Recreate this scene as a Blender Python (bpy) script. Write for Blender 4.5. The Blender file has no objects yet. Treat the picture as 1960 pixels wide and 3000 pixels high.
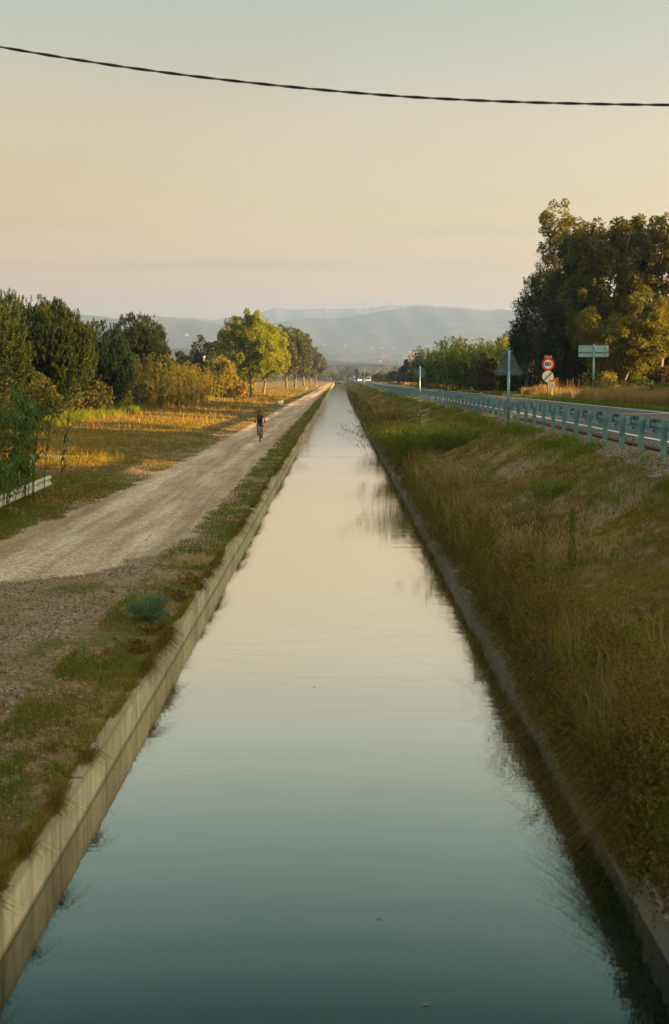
import bpy, bmesh, math, random
import numpy as np
from mathutils import Vector, Matrix, Euler
R = math.radians
rng = np.random.default_rng(7)
random.seed(7)
sc = bpy.context.scene
C = sc.collection

# ------------------------------------------------------------------ camera
H = 3.92
F = 4167.0
PITCH = math.atan(395 / F)
YAW = math.atan(10 / F)
cam = bpy.data.cameras.new('camera')
cam.sensor_fit = 'VERTICAL'; cam.sensor_height = 36; cam.sensor_width = 23.52; cam.lens = 50.0
cam.clip_start = 0.1; cam.clip_end = 30000
cam.dof.use_dof = True; cam.dof.focus_distance = 110; cam.dof.aperture_fstop = 3.5
co = bpy.data.objects.new('camera', cam); C.objects.link(co)
co.location = (0, 0, H); co.rotation_euler = (math.pi / 2 - PITCH, 0, YAW)
sc.camera = co

# ------------------------------------------------------------------ world, sun, exposure
SUN_EL, SUN_AZ = 9.0, -4.0          # azimuth measured from +X towards +Y
w = bpy.data.worlds.new('World'); sc.world = w; w.use_nodes = True
nt = w.node_tree; N = nt.nodes; L = nt.links
bg = N['Background']; bg.inputs[1].default_value = 0.06
sky = N.new('ShaderNodeTexSky'); sky.sky_type = 'NISHITA'; sky.sun_disc = False
sky.sun_elevation = R(SUN_EL); sky.sun_rotation = R(90 - SUN_AZ); sky.air_density = 1.0; sky.dust_density = 2.0; sky.ozone_density = 1.5
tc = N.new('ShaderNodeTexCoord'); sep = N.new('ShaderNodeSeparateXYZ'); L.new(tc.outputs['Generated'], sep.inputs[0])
rp = N.new('ShaderNodeValToRGB'); L.new(sep.outputs['Z'], rp.inputs[0])      # dust warms the low sky; upper dome brightened and warmed to lift shade
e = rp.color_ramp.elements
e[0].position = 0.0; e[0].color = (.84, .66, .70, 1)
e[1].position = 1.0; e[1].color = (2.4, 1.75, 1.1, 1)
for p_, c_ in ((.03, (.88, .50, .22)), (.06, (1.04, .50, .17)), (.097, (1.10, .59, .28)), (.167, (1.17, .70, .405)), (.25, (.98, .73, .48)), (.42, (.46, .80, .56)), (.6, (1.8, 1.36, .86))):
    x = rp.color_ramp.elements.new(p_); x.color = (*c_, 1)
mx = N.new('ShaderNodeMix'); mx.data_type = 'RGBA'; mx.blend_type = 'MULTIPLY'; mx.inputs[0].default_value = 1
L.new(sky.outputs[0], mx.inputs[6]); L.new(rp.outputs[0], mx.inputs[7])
wx = N.new('ShaderNodeMapRange'); wx.inputs[1].default_value = -.28; wx.inputs[2].default_value = .02; L.new(sep.outputs['X'], wx.inputs[0])   # dustier away from the sun
wz = N.new('ShaderNodeMapRange'); wz.inputs[1].default_value = .10; wz.inputs[2].default_value = .24; L.new(sep.outputs['Z'], wz.inputs[0])
wm = N.new('ShaderNodeMath'); wm.operation = 'MAXIMUM'; L.new(wx.outputs[0], wm.inputs[0]); L.new(wz.outputs[0], wm.inputs[1])
wr = N.new('ShaderNodeMix'); wr.data_type = 'RGBA'; L.new(wm.outputs[0], wr.inputs[0]); wr.inputs[6].default_value = (.92, .79, .60, 1); wr.inputs[7].default_value = (1, 1, 1, 1)
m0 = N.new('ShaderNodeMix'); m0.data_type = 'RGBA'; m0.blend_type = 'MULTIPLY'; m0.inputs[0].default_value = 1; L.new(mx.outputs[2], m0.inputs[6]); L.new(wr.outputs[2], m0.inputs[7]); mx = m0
# thin streaks of grey cloud low over the hills
mp = N.new('ShaderNodeMapping'); mp.inputs['Scale'].default_value = (4, 4, 110); L.new(tc.outputs['Generated'], mp.inputs[0])
cn = N.new('ShaderNodeTexNoise'); cn.inputs['Scale'].default_value = 1.0; cn.inputs['Detail'].default_value = 5; L.new(mp.outputs[0], cn.inputs[0])
cr = N.new('ShaderNodeValToRGB'); cr.color_ramp.elements[0].position = .52; cr.color_ramp.elements[1].position = .64; L.new(cn.outputs[0], cr.inputs[0])
cb = N.new('ShaderNodeValToRGB'); L.new(sep.outputs['Z'], cb.inputs[0])
cb.color_ramp.elements[0].position = .03; cb.color_ramp.elements[0].color = (.5, .5, .5, 1)
cb.color_ramp.elements[1].position = .13; cb.color_ramp.elements[1].color = (0, 0, 0, 1)
x = cb.color_ramp.elements.new(.06); x.color = (1, 1, 1, 1)
mm = N.new('ShaderNodeMath'); mm.operation = 'MULTIPLY'; L.new(cr.outputs[0], mm.inputs[0]); L.new(cb.outputs[0], mm.inputs[1])
mm2 = N.new('ShaderNodeMath'); mm2.operation = 'MULTIPLY'; L.new(mm.outputs[0], mm2.inputs[0]); mm2.inputs[1].default_value = .9
mc = N.new('ShaderNodeMix'); mc.data_type = 'RGBA'; mc.blend_type = 'MULTIPLY'; L.new(mm2.outputs[0], mc.inputs[0])
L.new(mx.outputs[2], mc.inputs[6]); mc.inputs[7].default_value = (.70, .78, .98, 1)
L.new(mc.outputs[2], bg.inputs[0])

sl = bpy.data.lights.new('sun', 'SUN'); sl.energy = 5.0; sl.angle = R(.6); sl.color = (1.0, .60, .23)
so = bpy.data.objects.new('sun', sl); C.objects.link(so)
S = Vector((math.cos(R(SUN_EL)) * math.cos(R(SUN_AZ)), math.cos(R(SUN_EL)) * math.sin(R(SUN_AZ)), math.sin(R(SUN_EL))))
so.rotation_euler = S.to_track_quat('Z', 'Y').to_euler(); so.location = (60, 10, 40)

vs = sc.view_settings; vs.view_transform = 'Standard'; vs.look = 'None'; vs.gamma = 1; vs.exposure = 2.69
sc.cycles.use_denoising = True
sc.cycles.max_bounces = 6; sc.cycles.diffuse_bounces = 3; sc.cycles.transmission_bounces = 3; sc.cycles.glossy_bounces = 3
sc.cycles.volume_bounces = 1; sc.cycles.transparent_max_bounces = 8
sc.cycles.sample_clamp_indirect = 4

# ------------------------------------------------------------------ helpers
def at(px, py, Y):
    """world X, Z of a photo pixel at distance Y"""
    u, v = (px - 980) / F, (1500 - py) / F
    d = Vector((u, v, -1)); d.rotate(co.rotation_euler)
    t = Y / d.y
    return d.x * t, H + d.z * t

def ss(a, b, x):
    t = np.clip((x - a) / (b - a), 0, 1); return t * t * (3 - 2 * t)

def wob(x, y, s=1.0, k=0):
    return (np.sin(x * 1.7 * s + 1.3 + k) * np.cos(y * 1.3 * s + .7 * k) + .5 * np.sin(x * 3.9 * s + y * 2.3 * s + k) + .35 * np.cos(y * 5.1 * s - x * 4.3 * s + 2 * k)) / 1.6

_lat = np.random.default_rng(99).random((256, 256))
def vn(x, y, k=0):
    x = np.asarray(x, float) + 37.3 * k + 1000; y = np.asarray(y, float) + 91.7 * k + 1000
    xi = np.floor(x).astype(int); yi = np.floor(y).astype(int); fx = x - xi; fy = y - yi; fx = fx * fx * (3 - 2 * fx); fy = fy * fy * (3 - 2 * fy)
    g = lambda a, b_: _lat[a % 256, b_ % 256]
    return ((g(xi, yi) * (1 - fx) + g(xi + 1, yi) * fx) * (1 - fy) + (g(xi, yi + 1) * (1 - fx) + g(xi + 1, yi + 1) * fx) * fy) * 2 - 1
def drop(Y):
    return np.interp(Y, [0, 60, 110, 174, 238, 382, 550, 900, 1500], [0, 0, .10, .22, .31, .46, .6, .75, 1.2])
def road_dx(Y):
    return np.interp(Y, [0, 200, 400, 550, 800, 1400, 1900], [0, 0, .8, 1.9, 2.8, 4.5, 6])
def plain(Y):
    return np.interp(Y, [0, 900, 1400, 2000, 4000, 5500, 9000], [0, 0, .8, 10, 47, 86, 150])

def zg(X, Y):
    X = np.asarray(X, float); Y = np.asarray(Y, float)
    zl = np.interp(X, [-400, -60, -22, -16, -9, -7, -3.2, -2.6], [1.2, 1.2, 1.05, .95, .6, .40, .37, .355])
    xr = X - road_dx(Y)
    zr = np.interp(xr, [2.3, 2.38, 2.95, 4.2, 5.4, 6.0, 6.9, 13.6, 14.4, 16, 30, 400], [.25, .42, .98, 1.45, 2.1, 2.31, 2.46, 2.46, 2.38, 2.40, 2.5, 2.5])
    zr = np.where(xr > 2.6, zr - drop(Y) * ss(2.6, 6, xr), zr)
    z = np.where(X < 0, zl, zr)
    rough = (.05 * wob(X, Y, .9) + .035 * wob(X, Y, 2.3, 2) + .10 * wob(X, Y, .17, 5))
    rough = rough + np.where(X > 0, .05 * wob(X, Y, 1.6, 7) + .03 * wob(X, Y, 4.1, 1), 0)
    m = np.where(X < 0, np.clip((-7.4 - X) / 1.5, 0, 1) + .25 * ss(-3.4, -3.0, X) * (X < -2.6), 0)
    m = np.where(X > 0, ss(2.6, 3.2, X) * (1 - ss(5.4, 6.0, X)) + .6 * ss(15.5, 17, X), m)
    z = z + rough * m * (Y < 1200)
    trench = ((X > -2.37) & (X < 2.31) & (Y < 901)); z = np.where(trench, -.9, z)
    far = ss(900, 1500, Y); z = z * (1 - far) + (1.6 + plain(Y)) * far
    # path bends off to the left near the bridge: keep the near left flat
    return z

def link(o, parent=None):
    C.objects.link(o)
    if parent: o.parent = parent
    return o
def tag(o, label=None, cat=None, group=None, kind=None):
    if label: o['label'] = label
    if cat: o['category'] = cat
    if group: o['group'] = group
    if kind: o['kind'] = kind
    return o
def empty(name, loc, label, cat, group=None, rz=0):
    o = bpy.data.objects.new(name, None); o.empty_display_size = .3; o.location = loc; o.rotation_euler = (0, 0, rz)
    link(o); return tag(o, label, cat, group)
def fast(name, V, Fc, mat, parent=None, smooth=False):
    """V (n,3); Fc (m,k) same-size faces"""
    V = np.ascontiguousarray(V, dtype=np.float32); Fc = np.ascontiguousarray(Fc, dtype=np.int32)
    me = bpy.data.meshes.new(name); n, k = Fc.shape
    me.vertices.add(len(V)); me.vertices.foreach_set('co', V.ravel())
    me.loops.add(n * k); me.loops.foreach_set('vertex_index', Fc.ravel())
    me.polygons.add(n); me.polygons.foreach_set('loop_start', np.arange(0, n * k, k, dtype=np.int32))
    if smooth: me.polygons.foreach_set('use_smooth', np.ones(n, dtype=bool))
    me.update(calc_edges=True); me.materials.append(mat)
    return link(bpy.data.objects.new(name, me), parent)

class MB:
    """collects boxes, tubes, prisms into one mesh"""
    def __init__(s): s.v = []; s.f = []
    def add(s, vs_, fs_):
        o = len(s.v); s.v += [tuple(a) for a in vs_]; s.f += [tuple(i + o for i in f) for f in fs_]; return s
    def box(s, c, d, rot=None, taper=1.0):
        x, y, z = d[0] / 2, d[1] / 2, d[2] / 2
        p = [Vector((a * x * (taper if k > 0 else 1), b * y * (taper if k > 0 else 1), k * z)) for k in (-1, 1) for b in (-1, 1) for a in (-1, 1)]
        if rot: M_ = Euler(rot).to_matrix(); p = [M_ @ q for q in p]
        c = Vector(c)
        return s.add([q + c for q in p], [(0, 2, 3, 1), (4, 5, 7, 6), (0, 1, 5, 4), (2, 6, 7, 3), (0, 4, 6, 2), (1, 3, 7, 5)])
    def tube(s, pts, r, n=8, cap=True):
        pts = [Vector(p) for p in pts]; rs = r if isinstance(r, (list, tuple)) else [r] * len(pts)
        V, Fs = [], []; up = None
        for i, p in enumerate(pts):
            d = (pts[min(i + 1, len(pts) - 1)] - pts[max(i - 1, 0)]).normalized()
            if up is None: up = Vector((0, 0, 1)) if abs(d.z) < .9 else Vector((1, 0, 0))
            a = d.cross(up).normalized(); b = a.cross(d).normalized(); up = b
            for k in range(n):
                t = 2 * math.pi * k / n; V.append(p + (a * math.cos(t) + b * math.sin(t)) * rs[i])
        for i in range(len(pts) - 1):
            for k in range(n):
                Fs.append((i * n + k, i * n + (k + 1) % n, (i + 1) * n + (k + 1) % n, (i + 1) * n + k))
        if cap: Fs += [tuple(range(n - 1, -1, -1)), tuple(range((len(pts) - 1) * n, len(pts) * n))]
        return s.add(V, Fs)
    def disc(s, c, r, th, axis='y', n=32, r2=None):
        """flat cylinder, or a ring if r2 (inner radius)"""
        c = Vector(c); V = []; Fs = []
        def q(rad, t, h):
            a, b = rad * math.cos(t), rad * math.sin(t)
            return c + (Vector((a, h, b)) if axis == 'y' else Vector((h, a, b)) if axis == 'x' else Vector((a, b, h)))
        T = [2 * math.pi * k / n for k in range(n)]
        if r2 is None:
            V = [q(r, t, -th / 2) for t in T] + [q(r, t, th / 2) for t in T]
            Fs = [tuple(range(n)), tuple(range(2 * n - 1, n - 1, -1))] + [(k, n + k, n + (k + 1) % n, (k + 1) % n) for k in range(n)]
        else:
            V = [q(a, t, h) for a, h in ((r, -th / 2), (r, th / 2), (r2, th / 2), (r2, -th / 2)) for t in T]
            for j in range(4):
                for k in range(n): Fs.append((j * n + k, ((j + 1) % 4) * n + k, ((j + 1) % 4) * n + (k + 1) % n, j * n + (k + 1) % n))
        return s.add(V, Fs)
    def prism(s, outline, y0, y1):
        """outline in x,z extruded along y"""
        n = len(outline)
        return s.add([(x, y0, z) for x, z in outline] + [(x, y1, z) for x, z in outline],
                     [tuple(range(n)), tuple(range(2 * n - 1, n - 1, -1))] + [(k, n + k, n + (k + 1) % n, (k + 1) % n) for k in range(n)])
    def build(s, name, mat, parent=None, smooth=False, loc=None, bevel=0):
        me = bpy.data.meshes.new(name); me.from_pydata([tuple(a) for a in s.v], [], s.f); me.update()
        bm = bmesh.new(); bm.from_mesh(me); bmesh.ops.recalc_face_normals(bm, faces=bm.faces)
        if bevel: bmesh.ops.bevel(bm, geom=list(bm.edges), offset=bevel, segments=2, affect='EDGES', profile=.6)
        bm.to_mesh(me); bm.free()
        me.materials.append(mat)
        if smooth:
            for p in me.polygons: p.use_smooth = True
        o = link(bpy.data.objects.new(name, me), parent)
        if loc is not None: o.location = loc
        return o

# ------------------------------------------------------------------ materials
def newmat(name):
    m = bpy.data.materials.new(name); m.use_nodes = True
    return m, m.node_tree.nodes, m.node_tree.links, m.node_tree.nodes['Principled BSDF']
def noise(n, l, scale, detail=4, coord=None, sx=None, rough=.55):
    t = n.new('ShaderNodeTexNoise'); t.inputs['Scale'].default_value = scale; t.inputs['Detail'].default_value = detail; t.inputs['Roughness'].default_value = rough
    if coord is not None:
        if sx:
            m = n.new('ShaderNodeMapping'); m.inputs['Scale'].default_value = sx; l.new(coord, m.inputs[0]); l.new(m.outputs[0], t.inputs[0])
        else: l.new(coord, t.inputs[0])
    return t.outputs[0]
def ramp(n, l, src, stops):
    r = n.new('ShaderNodeValToRGB'); l.new(src, r.inputs[0]); el = r.color_ramp.elements
    while len(el) < len(stops): el.new(.5)
    for a, (p, c) in zip(el, sorted(stops, key=lambda q: q[0])):
        a.position = p; a.color = (*c, 1) if len(c) == 3 else c
    return r.outputs[0]
def mix(n, l, f, a, b, mode='MIX'):
    m = n.new('ShaderNodeMix'); m.data_type = 'RGBA'; m.blend_type = mode
    for s_, v in ((0, f), (6, a), (7, b)):
        if isinstance(v, (int, float)): m.inputs[s_].default_value = v
        elif isinstance(v, tuple): m.inputs[s_].default_value = (*v, 1)
        else: l.new(v, m.inputs[s_])
    return m.outputs[2]
def bump(n, l, src, strength, dist, bs):
    b = n.new('ShaderNodeBump'); b.inputs['Strength'].default_value = strength; b.inputs['Distance'].default_value = dist
    l.new(src, b.inputs['Height']); l.new(b.outputs[0], bs.inputs['Normal'])
def geo(n): return n.new('ShaderNodeNewGeometry')

def plain_mat(name, col, rough=.6, metal=0, var=.12, scale=6, bmp=0):
    m, n, l, b = newmat(name); g = geo(n)
    f = noise(n, l, scale, 5, g.outputs['Position'])
    dk = tuple(c * (1 - var * 1.6) for c in col); lt = tuple(min(1, c * (1 + var)) for c in col)
    l.new(ramp(n, l, f, [(.3, dk), (.7, lt)]), b.inputs['Base Color'])
    b.inputs['Roughness'].default_value = rough; b.inputs['Metallic'].default_value = metal
    if bmp: bump(n, l, noise(n, l, scale * 6, 4, g.outputs['Position']), .5, bmp, b)
    return m
def leaf_mat(name, a, bcol, c3=None, transl=.35, rough=.6, scale=.6, spec=.25):
    m, n, l, b = newmat(name); g = geo(n)
    f = noise(n, l, scale, 3, g.outputs['Position'])
    mid = ramp(n, l, f, [(.35, a), (.65, bcol)])
    rnd = ramp(n, l, g.outputs['Random Per Island'], [(0, tuple(.65 * q for q in a)), (.55, bcol), (1, c3 or tuple(min(1, 1.4 * q) for q in bcol))])
    colr = mix(n, l, .5, mid, rnd)
    l.new(colr, b.inputs['Base Color']); b.inputs['Roughness'].default_value = rough; b.inputs['Specular IOR Level'].default_value = spec * .4
    t = n.new('ShaderNodeBsdfTranslucent'); l.new(colr, t.inputs[0])
    ms = n.new('ShaderNodeMixShader'); ms.inputs[0].default_value = transl
    out = n['Material Output']; l.new(b.outputs[0], ms.inputs[1]); l.new(t.outputs[0], ms.inputs[2]); l.new(ms.outputs[0], out.inputs[0])
    return m

M = {}
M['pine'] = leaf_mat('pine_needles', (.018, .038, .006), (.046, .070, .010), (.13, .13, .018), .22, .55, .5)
M['pine_dark'] = leaf_mat('dark_pine_needles', (.014, .034, .010), (.030, .058, .014), (.055, .08, .018), .2, .6, .5)  # darker copy of the pine colour; carries painted shade on pines
M['maple'] = leaf_mat('maple_leaves', (.14, .18, .008), (.28, .31, .014), (.44, .43, .025), .45, .5, .35)
M['row'] = leaf_mat('row_tree_leaves', (.050, .075, .008), (.11, .125, .012), (.24, .21, .02), .3, .5, .3)
M['euc'] = leaf_mat('eucalyptus_leaves', (.075, .095, .009), (.16, .155, .014), (.32, .26, .02), .5, .5, .3)
M['dark'] = leaf_mat('dense_dark_leaves', (.030, .050, .009), (.065, .088, .012), (.15, .14, .018), .3, .55, .3)
M['cypress'] = leaf_mat('cypress_scales', (.012, .026, .010), (.028, .044, .013), (.05, .055, .02), .15, .6, .5)
M['bush'] = leaf_mat('bush_leaves', (.040, .055, .014), (.090, .090, .020), (.20, .14, .03), .3, .5, .8)
M['rust'] = leaf_mat('rust_tinged_leaves', (.040, .045, .014), (.095, .060, .020), (.20, .07, .03), .25, .5, 1.2)
M['oleander'] = leaf_mat('oleander_leaves', (.040, .050, .020), (.075, .075, .025), (.30, .08, .06), .25, .5, 1.5)
M['cane'] = leaf_mat('cane_leaves', (.17, .17, .015), (.34, .28, .025), (.52, .40, .05), .5, .5, .5)
M['canegreen'] = leaf_mat('green_cane_leaves', (.055, .105, .010), (.14, .20, .018), (.30, .31, .03), .5, .5, .8)
M['reed'] = leaf_mat('reed_leaves', (.045, .10, .016), (.10, .17, .025), (.20, .25, .04), .4, .45, .8)
M['ferny'] = leaf_mat('dry_fronds', (.20, .15, .02), (.38, .27, .04), (.55, .36, .06), .3, .7, 1)
M['bramble'] = leaf_mat('bramble_leaves', (.05, .060, .012), (.11, .12, .018), (.30, .24, .04), .35, .5, 1.2)
M['grass'] = leaf_mat('green_grass_blades', (.085, .135, .010), (.19, .23, .018), (.38, .34, .03), .4, .6, .7)
M['field'] = leaf_mat('field_grass_blades', (.16, .11, .018), (.32, .215, .03), (.50, .34, .05), .35, .7, .25)
M['olive'] = leaf_mat('mown_grass_blades', (.19, .12, .022), (.38, .23, .038), (.60, .35, .08), .35, .7, .5)
M['straw'] = leaf_mat('straw_blades', (.26, .17, .06), (.46, .30, .11), (.66, .46, .18), .35, .7, .8)
M['weed'] = leaf_mat('bank_weed_leaves', (.10, .080, .014), (.235, .160, .027), (.48, .29, .06), .35, .6, 1.0)
M['glaucous'] = leaf_mat('grey_green_leaves', (.13, .19, .08), (.24, .32, .14), (.36, .44, .2), .35, .6, 1.5)
M['wood'] = leaf_mat('far_wood_leaves', (.05, .06, .015), (.11, .105, .025), (.2, .16, .04), .3, .6, .04)
M['bark'] = plain_mat('bark', (.20, .14, .085), .85, 0, .35, 3, .02)
M['pale_bark'] = plain_mat('pale_eucalyptus_bark', (.48, .34, .20), .8, 0, .3, 2, .02)
M['darkbark'] = plain_mat('dark_bark', (.09, .07, .05), .9, 0, .3, 4, .02)
M['galv'] = plain_mat('galvanised_steel', (.22, .39, .41), .38, .45, .22, 5)
M['galv_white'] = plain_mat('weathered_galvanised_steel', (.52, .50, .42), .5, .2, .25, 4)
M['sign_back'] = plain_mat('grey_sign_back', (.11, .15, .16), .45, .3, .1, 5)
M['sign_pale'] = plain_mat('pale_aluminium_sign_back', (.42, .60, .62), .5, .2, .07, 3)
M['sign_white'] = plain_mat('white_sign_face', (.62, .68, .62), .45, 0, .05, 3)
M['sign_red'] = plain_mat('red_sign_face', (.55, .03, .04), .45, 0, .08, 3)
M['sign_orange'] = plain_mat('orange_sign_face', (.75, .30, .04), .5, 0, .06, 3)
M['sign_black'] = plain_mat('black_sign_print', (.02, .03, .03), .5, 0, .05, 3)
M['sign_grey'] = plain_mat('grey_stripe', (.16, .20, .18), .5, 0, .05, 3)
M['sticker'] = plain_mat('green_sticker', (.02, .45, .22), .4, 0, .05, 9)
M['bolt'] = plain_mat('rusty_bolt', (.12, .06, .03), .7, .4, .2, 20)
M['white'] = plain_mat('white_paint', (.75, .76, .74), .5, 0, .06, 2)
M['black'] = plain_mat('black_rubber', (.015, .015, .017), .7, 0, .2, 8)
M['blackmetal'] = plain_mat('dark_metal', (.03, .03, .032), .45, .5, .2, 8)
M['cable'] = plain_mat('cable_sheath', (.012, .010, .010), .55, 0, .2, 20)
M['glass'] = plain_mat('dark_glass', (.04, .06, .07), .08, 0, .1, 2)
M['concrete_far'] = plain_mat('pale_concrete', (.42, .38, .32), .85, 0, .15, 1.5)
M['tan'] = plain_mat('tan_render', (.66, .46, .34), .85, 0, .1, .1)
M['terracotta'] = plain_mat('terracotta_tiles', (.50, .20, .11), .85, 0, .15, .3)
M['farwhite'] = plain_mat('whitewashed_wall', (.48, .42, .36), .8, 0, .06, .2)
M['skin'] = plain_mat('skin', (.30, .125, .07), .55, 0, .06, 10)
M['hair'] = plain_mat('dark_hair', (.02, .014, .010), .6, 0, .2, 40)
M['vest'] = plain_mat('black_top', (.020, .020, .028), .75, 0, .2, 12)
M['shirt'] = plain_mat('grey_shirt_panel', (.26, .20, .13), .8, 0, .2, 12)
M['shorts'] = plain_mat('dark_blue_shorts', (.045, .085, .11), .8, 0, .5, 9)
M['shoe'] = plain_mat('black_shoe', (.015, .017, .02), .6, 0, .2, 12)
M['frame'] = plain_mat('bike_frame_paint', (.10, .22, .20), .35, .2, .1, 8)
M['gate'] = plain_mat('grey_green_gate', (.12, .17, .17), .5, .3, .1, 3)
M['stone'] = plain_mat('rough_stone', (.36, .30, .25), .9, 0, .3, 5, .02)
M['lit'] = None
m, n, l, b = newmat('headlamp'); b.inputs['Base Color'].default_value = (1, 1, 1, 1); b.inputs['Emission Color'].default_value = (1, .98, .9, 1); b.inputs['Emission Strength'].default_value = 6; M['lit'] = m
M['lens'] = plain_mat('clear_lamp_lens', (.7, .72, .7), .15, 0, .05, 3)

def ground_mat():
    m, n, l, b = newmat('dry_ground'); g = geo(n); P = g.outputs['Position']
    big = noise(n, l, .22, 4, P, (1, .55, 1)); med = noise(n, l, 1.1, 5, P, (1, .6, 1)); fine = noise(n, l, 9, 6, P, None, .7)
    soil = ramp(n, l, fine, [(.3, (.15, .09, .045)), (.7, (.44, .27, .15))])
    dry = ramp(n, l, fine, [(.3, (.17, .10, .028)), (.7, (.46, .26, .06))])
    grn = ramp(n, l, fine, [(.3, (.055, .065, .012)), (.7, (.18, .17, .03))])
    c = mix(n, l, ramp(n, l, big, [(.42, (0, 0, 0)), (.58, (1, 1, 1))]), dry, soil)
    c = mix(n, l, ramp(n, l, med, [(.47, (0, 0, 0)), (.62, (1, 1, 1))]), c, grn)
    # trodden gravelly soil around and in front of the path
    sx = n.new('ShaderNodeSeparateXYZ'); l.new(P, sx.inputs[0])
    def rng_(src, a0, a1, b0, b1):
        q = n.new('ShaderNodeMapRange'); q.inputs[1].default_value = a0; q.inputs[2].default_value = a1; q.inputs[3].default_value = b0; q.inputs[4].default_value = b1; l.new(src, q.inputs[0]); return q.outputs[0]
    def mul(a, bq):
        q = n.new('ShaderNodeMath'); q.operation = 'MULTIPLY'; l.new(a, q.inputs[0]); l.new(bq, q.inputs[1]); return q.outputs[0]
    zone = mul(mul(rng_(sx.outputs[0], -9.5, -7.2, 0, 1), rng_(sx.outputs[0], -3.3, -2.8, 1, .25)), rng_(sx.outputs[1], 90, 60, .5, 1))
    zone = mul(zone, ramp(n, l, med, [(.40, (1, 1, 1)), (.62, (.15, .15, .15))]))
    peb = n.new('ShaderNodeTexVoronoi'); peb.inputs['Scale'].default_value = 26; l.new(P, peb.inputs[0]); ps = n.new('ShaderNodeSeparateColor'); l.new(peb.outputs['Color'], ps.inputs[0])
    grv = ramp(n, l, ps.outputs[0], [(0, (.15, .09, .048)), (.5, (.30, .195, .11)), (.85, (.40, .275, .17)), (1, (.54, .40, .27))])
    c = mix(n, l, zone, c, grv)
    # far plain: fields and scrub in patches
    vor = n.new('ShaderNodeTexVoronoi'); vor.inputs['Scale'].default_value = 1; mp_ = n.new('ShaderNodeMapping'); mp_.inputs['Scale'].default_value = (.009, .003, .001)
    l.new(P, mp_.inputs[0]); l.new(mp_.outputs[0], vor.inputs[0])
    sepc = n.new('ShaderNodeSeparateColor'); l.new(vor.outputs['Color'], sepc.inputs[0])
    fields = ramp(n, l, sepc.outputs[0], [(0, (.04, .055, .02)), (.35, (.10, .10, .03)), (.6, (.055, .06, .025)), (.8, (.22, .15, .08)), (1, (.07, .075, .03))])
    scrub = noise(n, l, .03, 6, P, (1, .35, 1), .75)
    fields = mix(n, l, ramp(n, l, scrub, [(.45, (0, 0, 0)), (.6, (1, 1, 1))]), fields, (.035, .045, .016))
    sp = n.new('ShaderNodeSeparateXYZ'); l.new(P, sp.inputs[0])
    mr = n.new('ShaderNodeMapRange'); mr.inputs[1].default_value = 700; mr.inputs[2].default_value = 1300; l.new(sp.outputs[1], mr.inputs[0])
    c = mix(n, l, mr.outputs[0], c, fields)
    l.new(c, b.inputs['Base Color']); b.inputs['Roughness'].default_value = .95; b.inputs['Specular IOR Level'].default_value = .1
    bump(n, l, fine, .8, .05, b)
    return m
M['ground'] = ground_mat()

def path_mat():
    m, n, l, b = newmat('pale_gravel'); g = geo(n); P = g.outputs['Position']
    v = n.new('ShaderNodeTexVoronoi'); v.inputs['Scale'].default_value = 22; l.new(P, v.inputs[0])
    sc_ = n.new('ShaderNodeSeparateColor'); l.new(v.outputs['Color'], sc_.inputs[0])
    peb = ramp(n, l, sc_.outputs[0], [(0, (.40, .265, .17)), (.4, (.64, .455, .31)), (.75, (.76, .57, .40)), (1, (.88, .72, .55))])
    st = noise(n, l, 1.0, 5, P, (2.6, .12, 1)); tr = ramp(n, l, st, [(.35, (.72, .66, .60)), (.62, (1.1, 1.08, 1.05))])
    c = mix(n, l, 1.0, peb, tr, 'MULTIPLY')
    sx = n.new('ShaderNodeSeparateXYZ'); l.new(P, sx.inputs[0]); wv = noise(n, l, .25, 3, P)
    ax = n.new('ShaderNodeMath'); ax.operation = 'MULTIPLY_ADD'; l.new(wv, ax.inputs[0]); ax.inputs[1].default_value = .9; l.new(sx.outputs[0], ax.inputs[2])
    mr = n.new('ShaderNodeMapRange'); mr.inputs[1].default_value = -6.2; mr.inputs[2].default_value = -2.6; l.new(ax.outputs[0], mr.inputs[0])
    c = mix(n, l, 1.0, c, ramp(n, l, mr.outputs[0], [(0, (.80, .74, .66)), (.2, (1.08, 1.06, 1.02)), (.45, (.82, .77, .70)), (.62, (1.1, 1.08, 1.04)), (.85, (.78, .72, .64))]), 'MULTIPLY')
    bl = noise(n, l, .6, 5, P); c = mix(n, l, ramp(n, l, bl, [(.5, (0, 0, 0)), (.75, (.5, .5, .5))]), c, (.30, .22, .15))
    l.new(c, b.inputs['Base Color']); b.inputs['Roughness'].default_value = .95; b.inputs['Specular IOR Level'].default_value = .15
    bump(n, l, v.outputs['Distance'], .7, .02, b)
    return m
M['path'] = path_mat()
def asphalt_mat():
    m, n, l, b = newmat('asphalt'); g = geo(n); P = g.outputs['Position']
    f = noise(n, l, 30, 5, P); s2 = noise(n, l, .5, 4, P, (1, .08, 1))
    c = ramp(n, l, f, [(.3, (.075, .062, .055)), (.7, (.15, .125, .11))])
    c = mix(n, l, 1.0, c, ramp(n, l, s2, [(.35, (.8, .78, .76)), (.65, (1.1, 1.08, 1.05))]), 'MULTIPLY')
    l.new(c, b.inputs['Base Color']); b.inputs['Roughness'].default_value = .85; b.inputs['Specular IOR Level'].default_value = .3
    bump(n, l, f, .3, .01, b); return m
M['asphalt'] = asphalt_mat()
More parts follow.
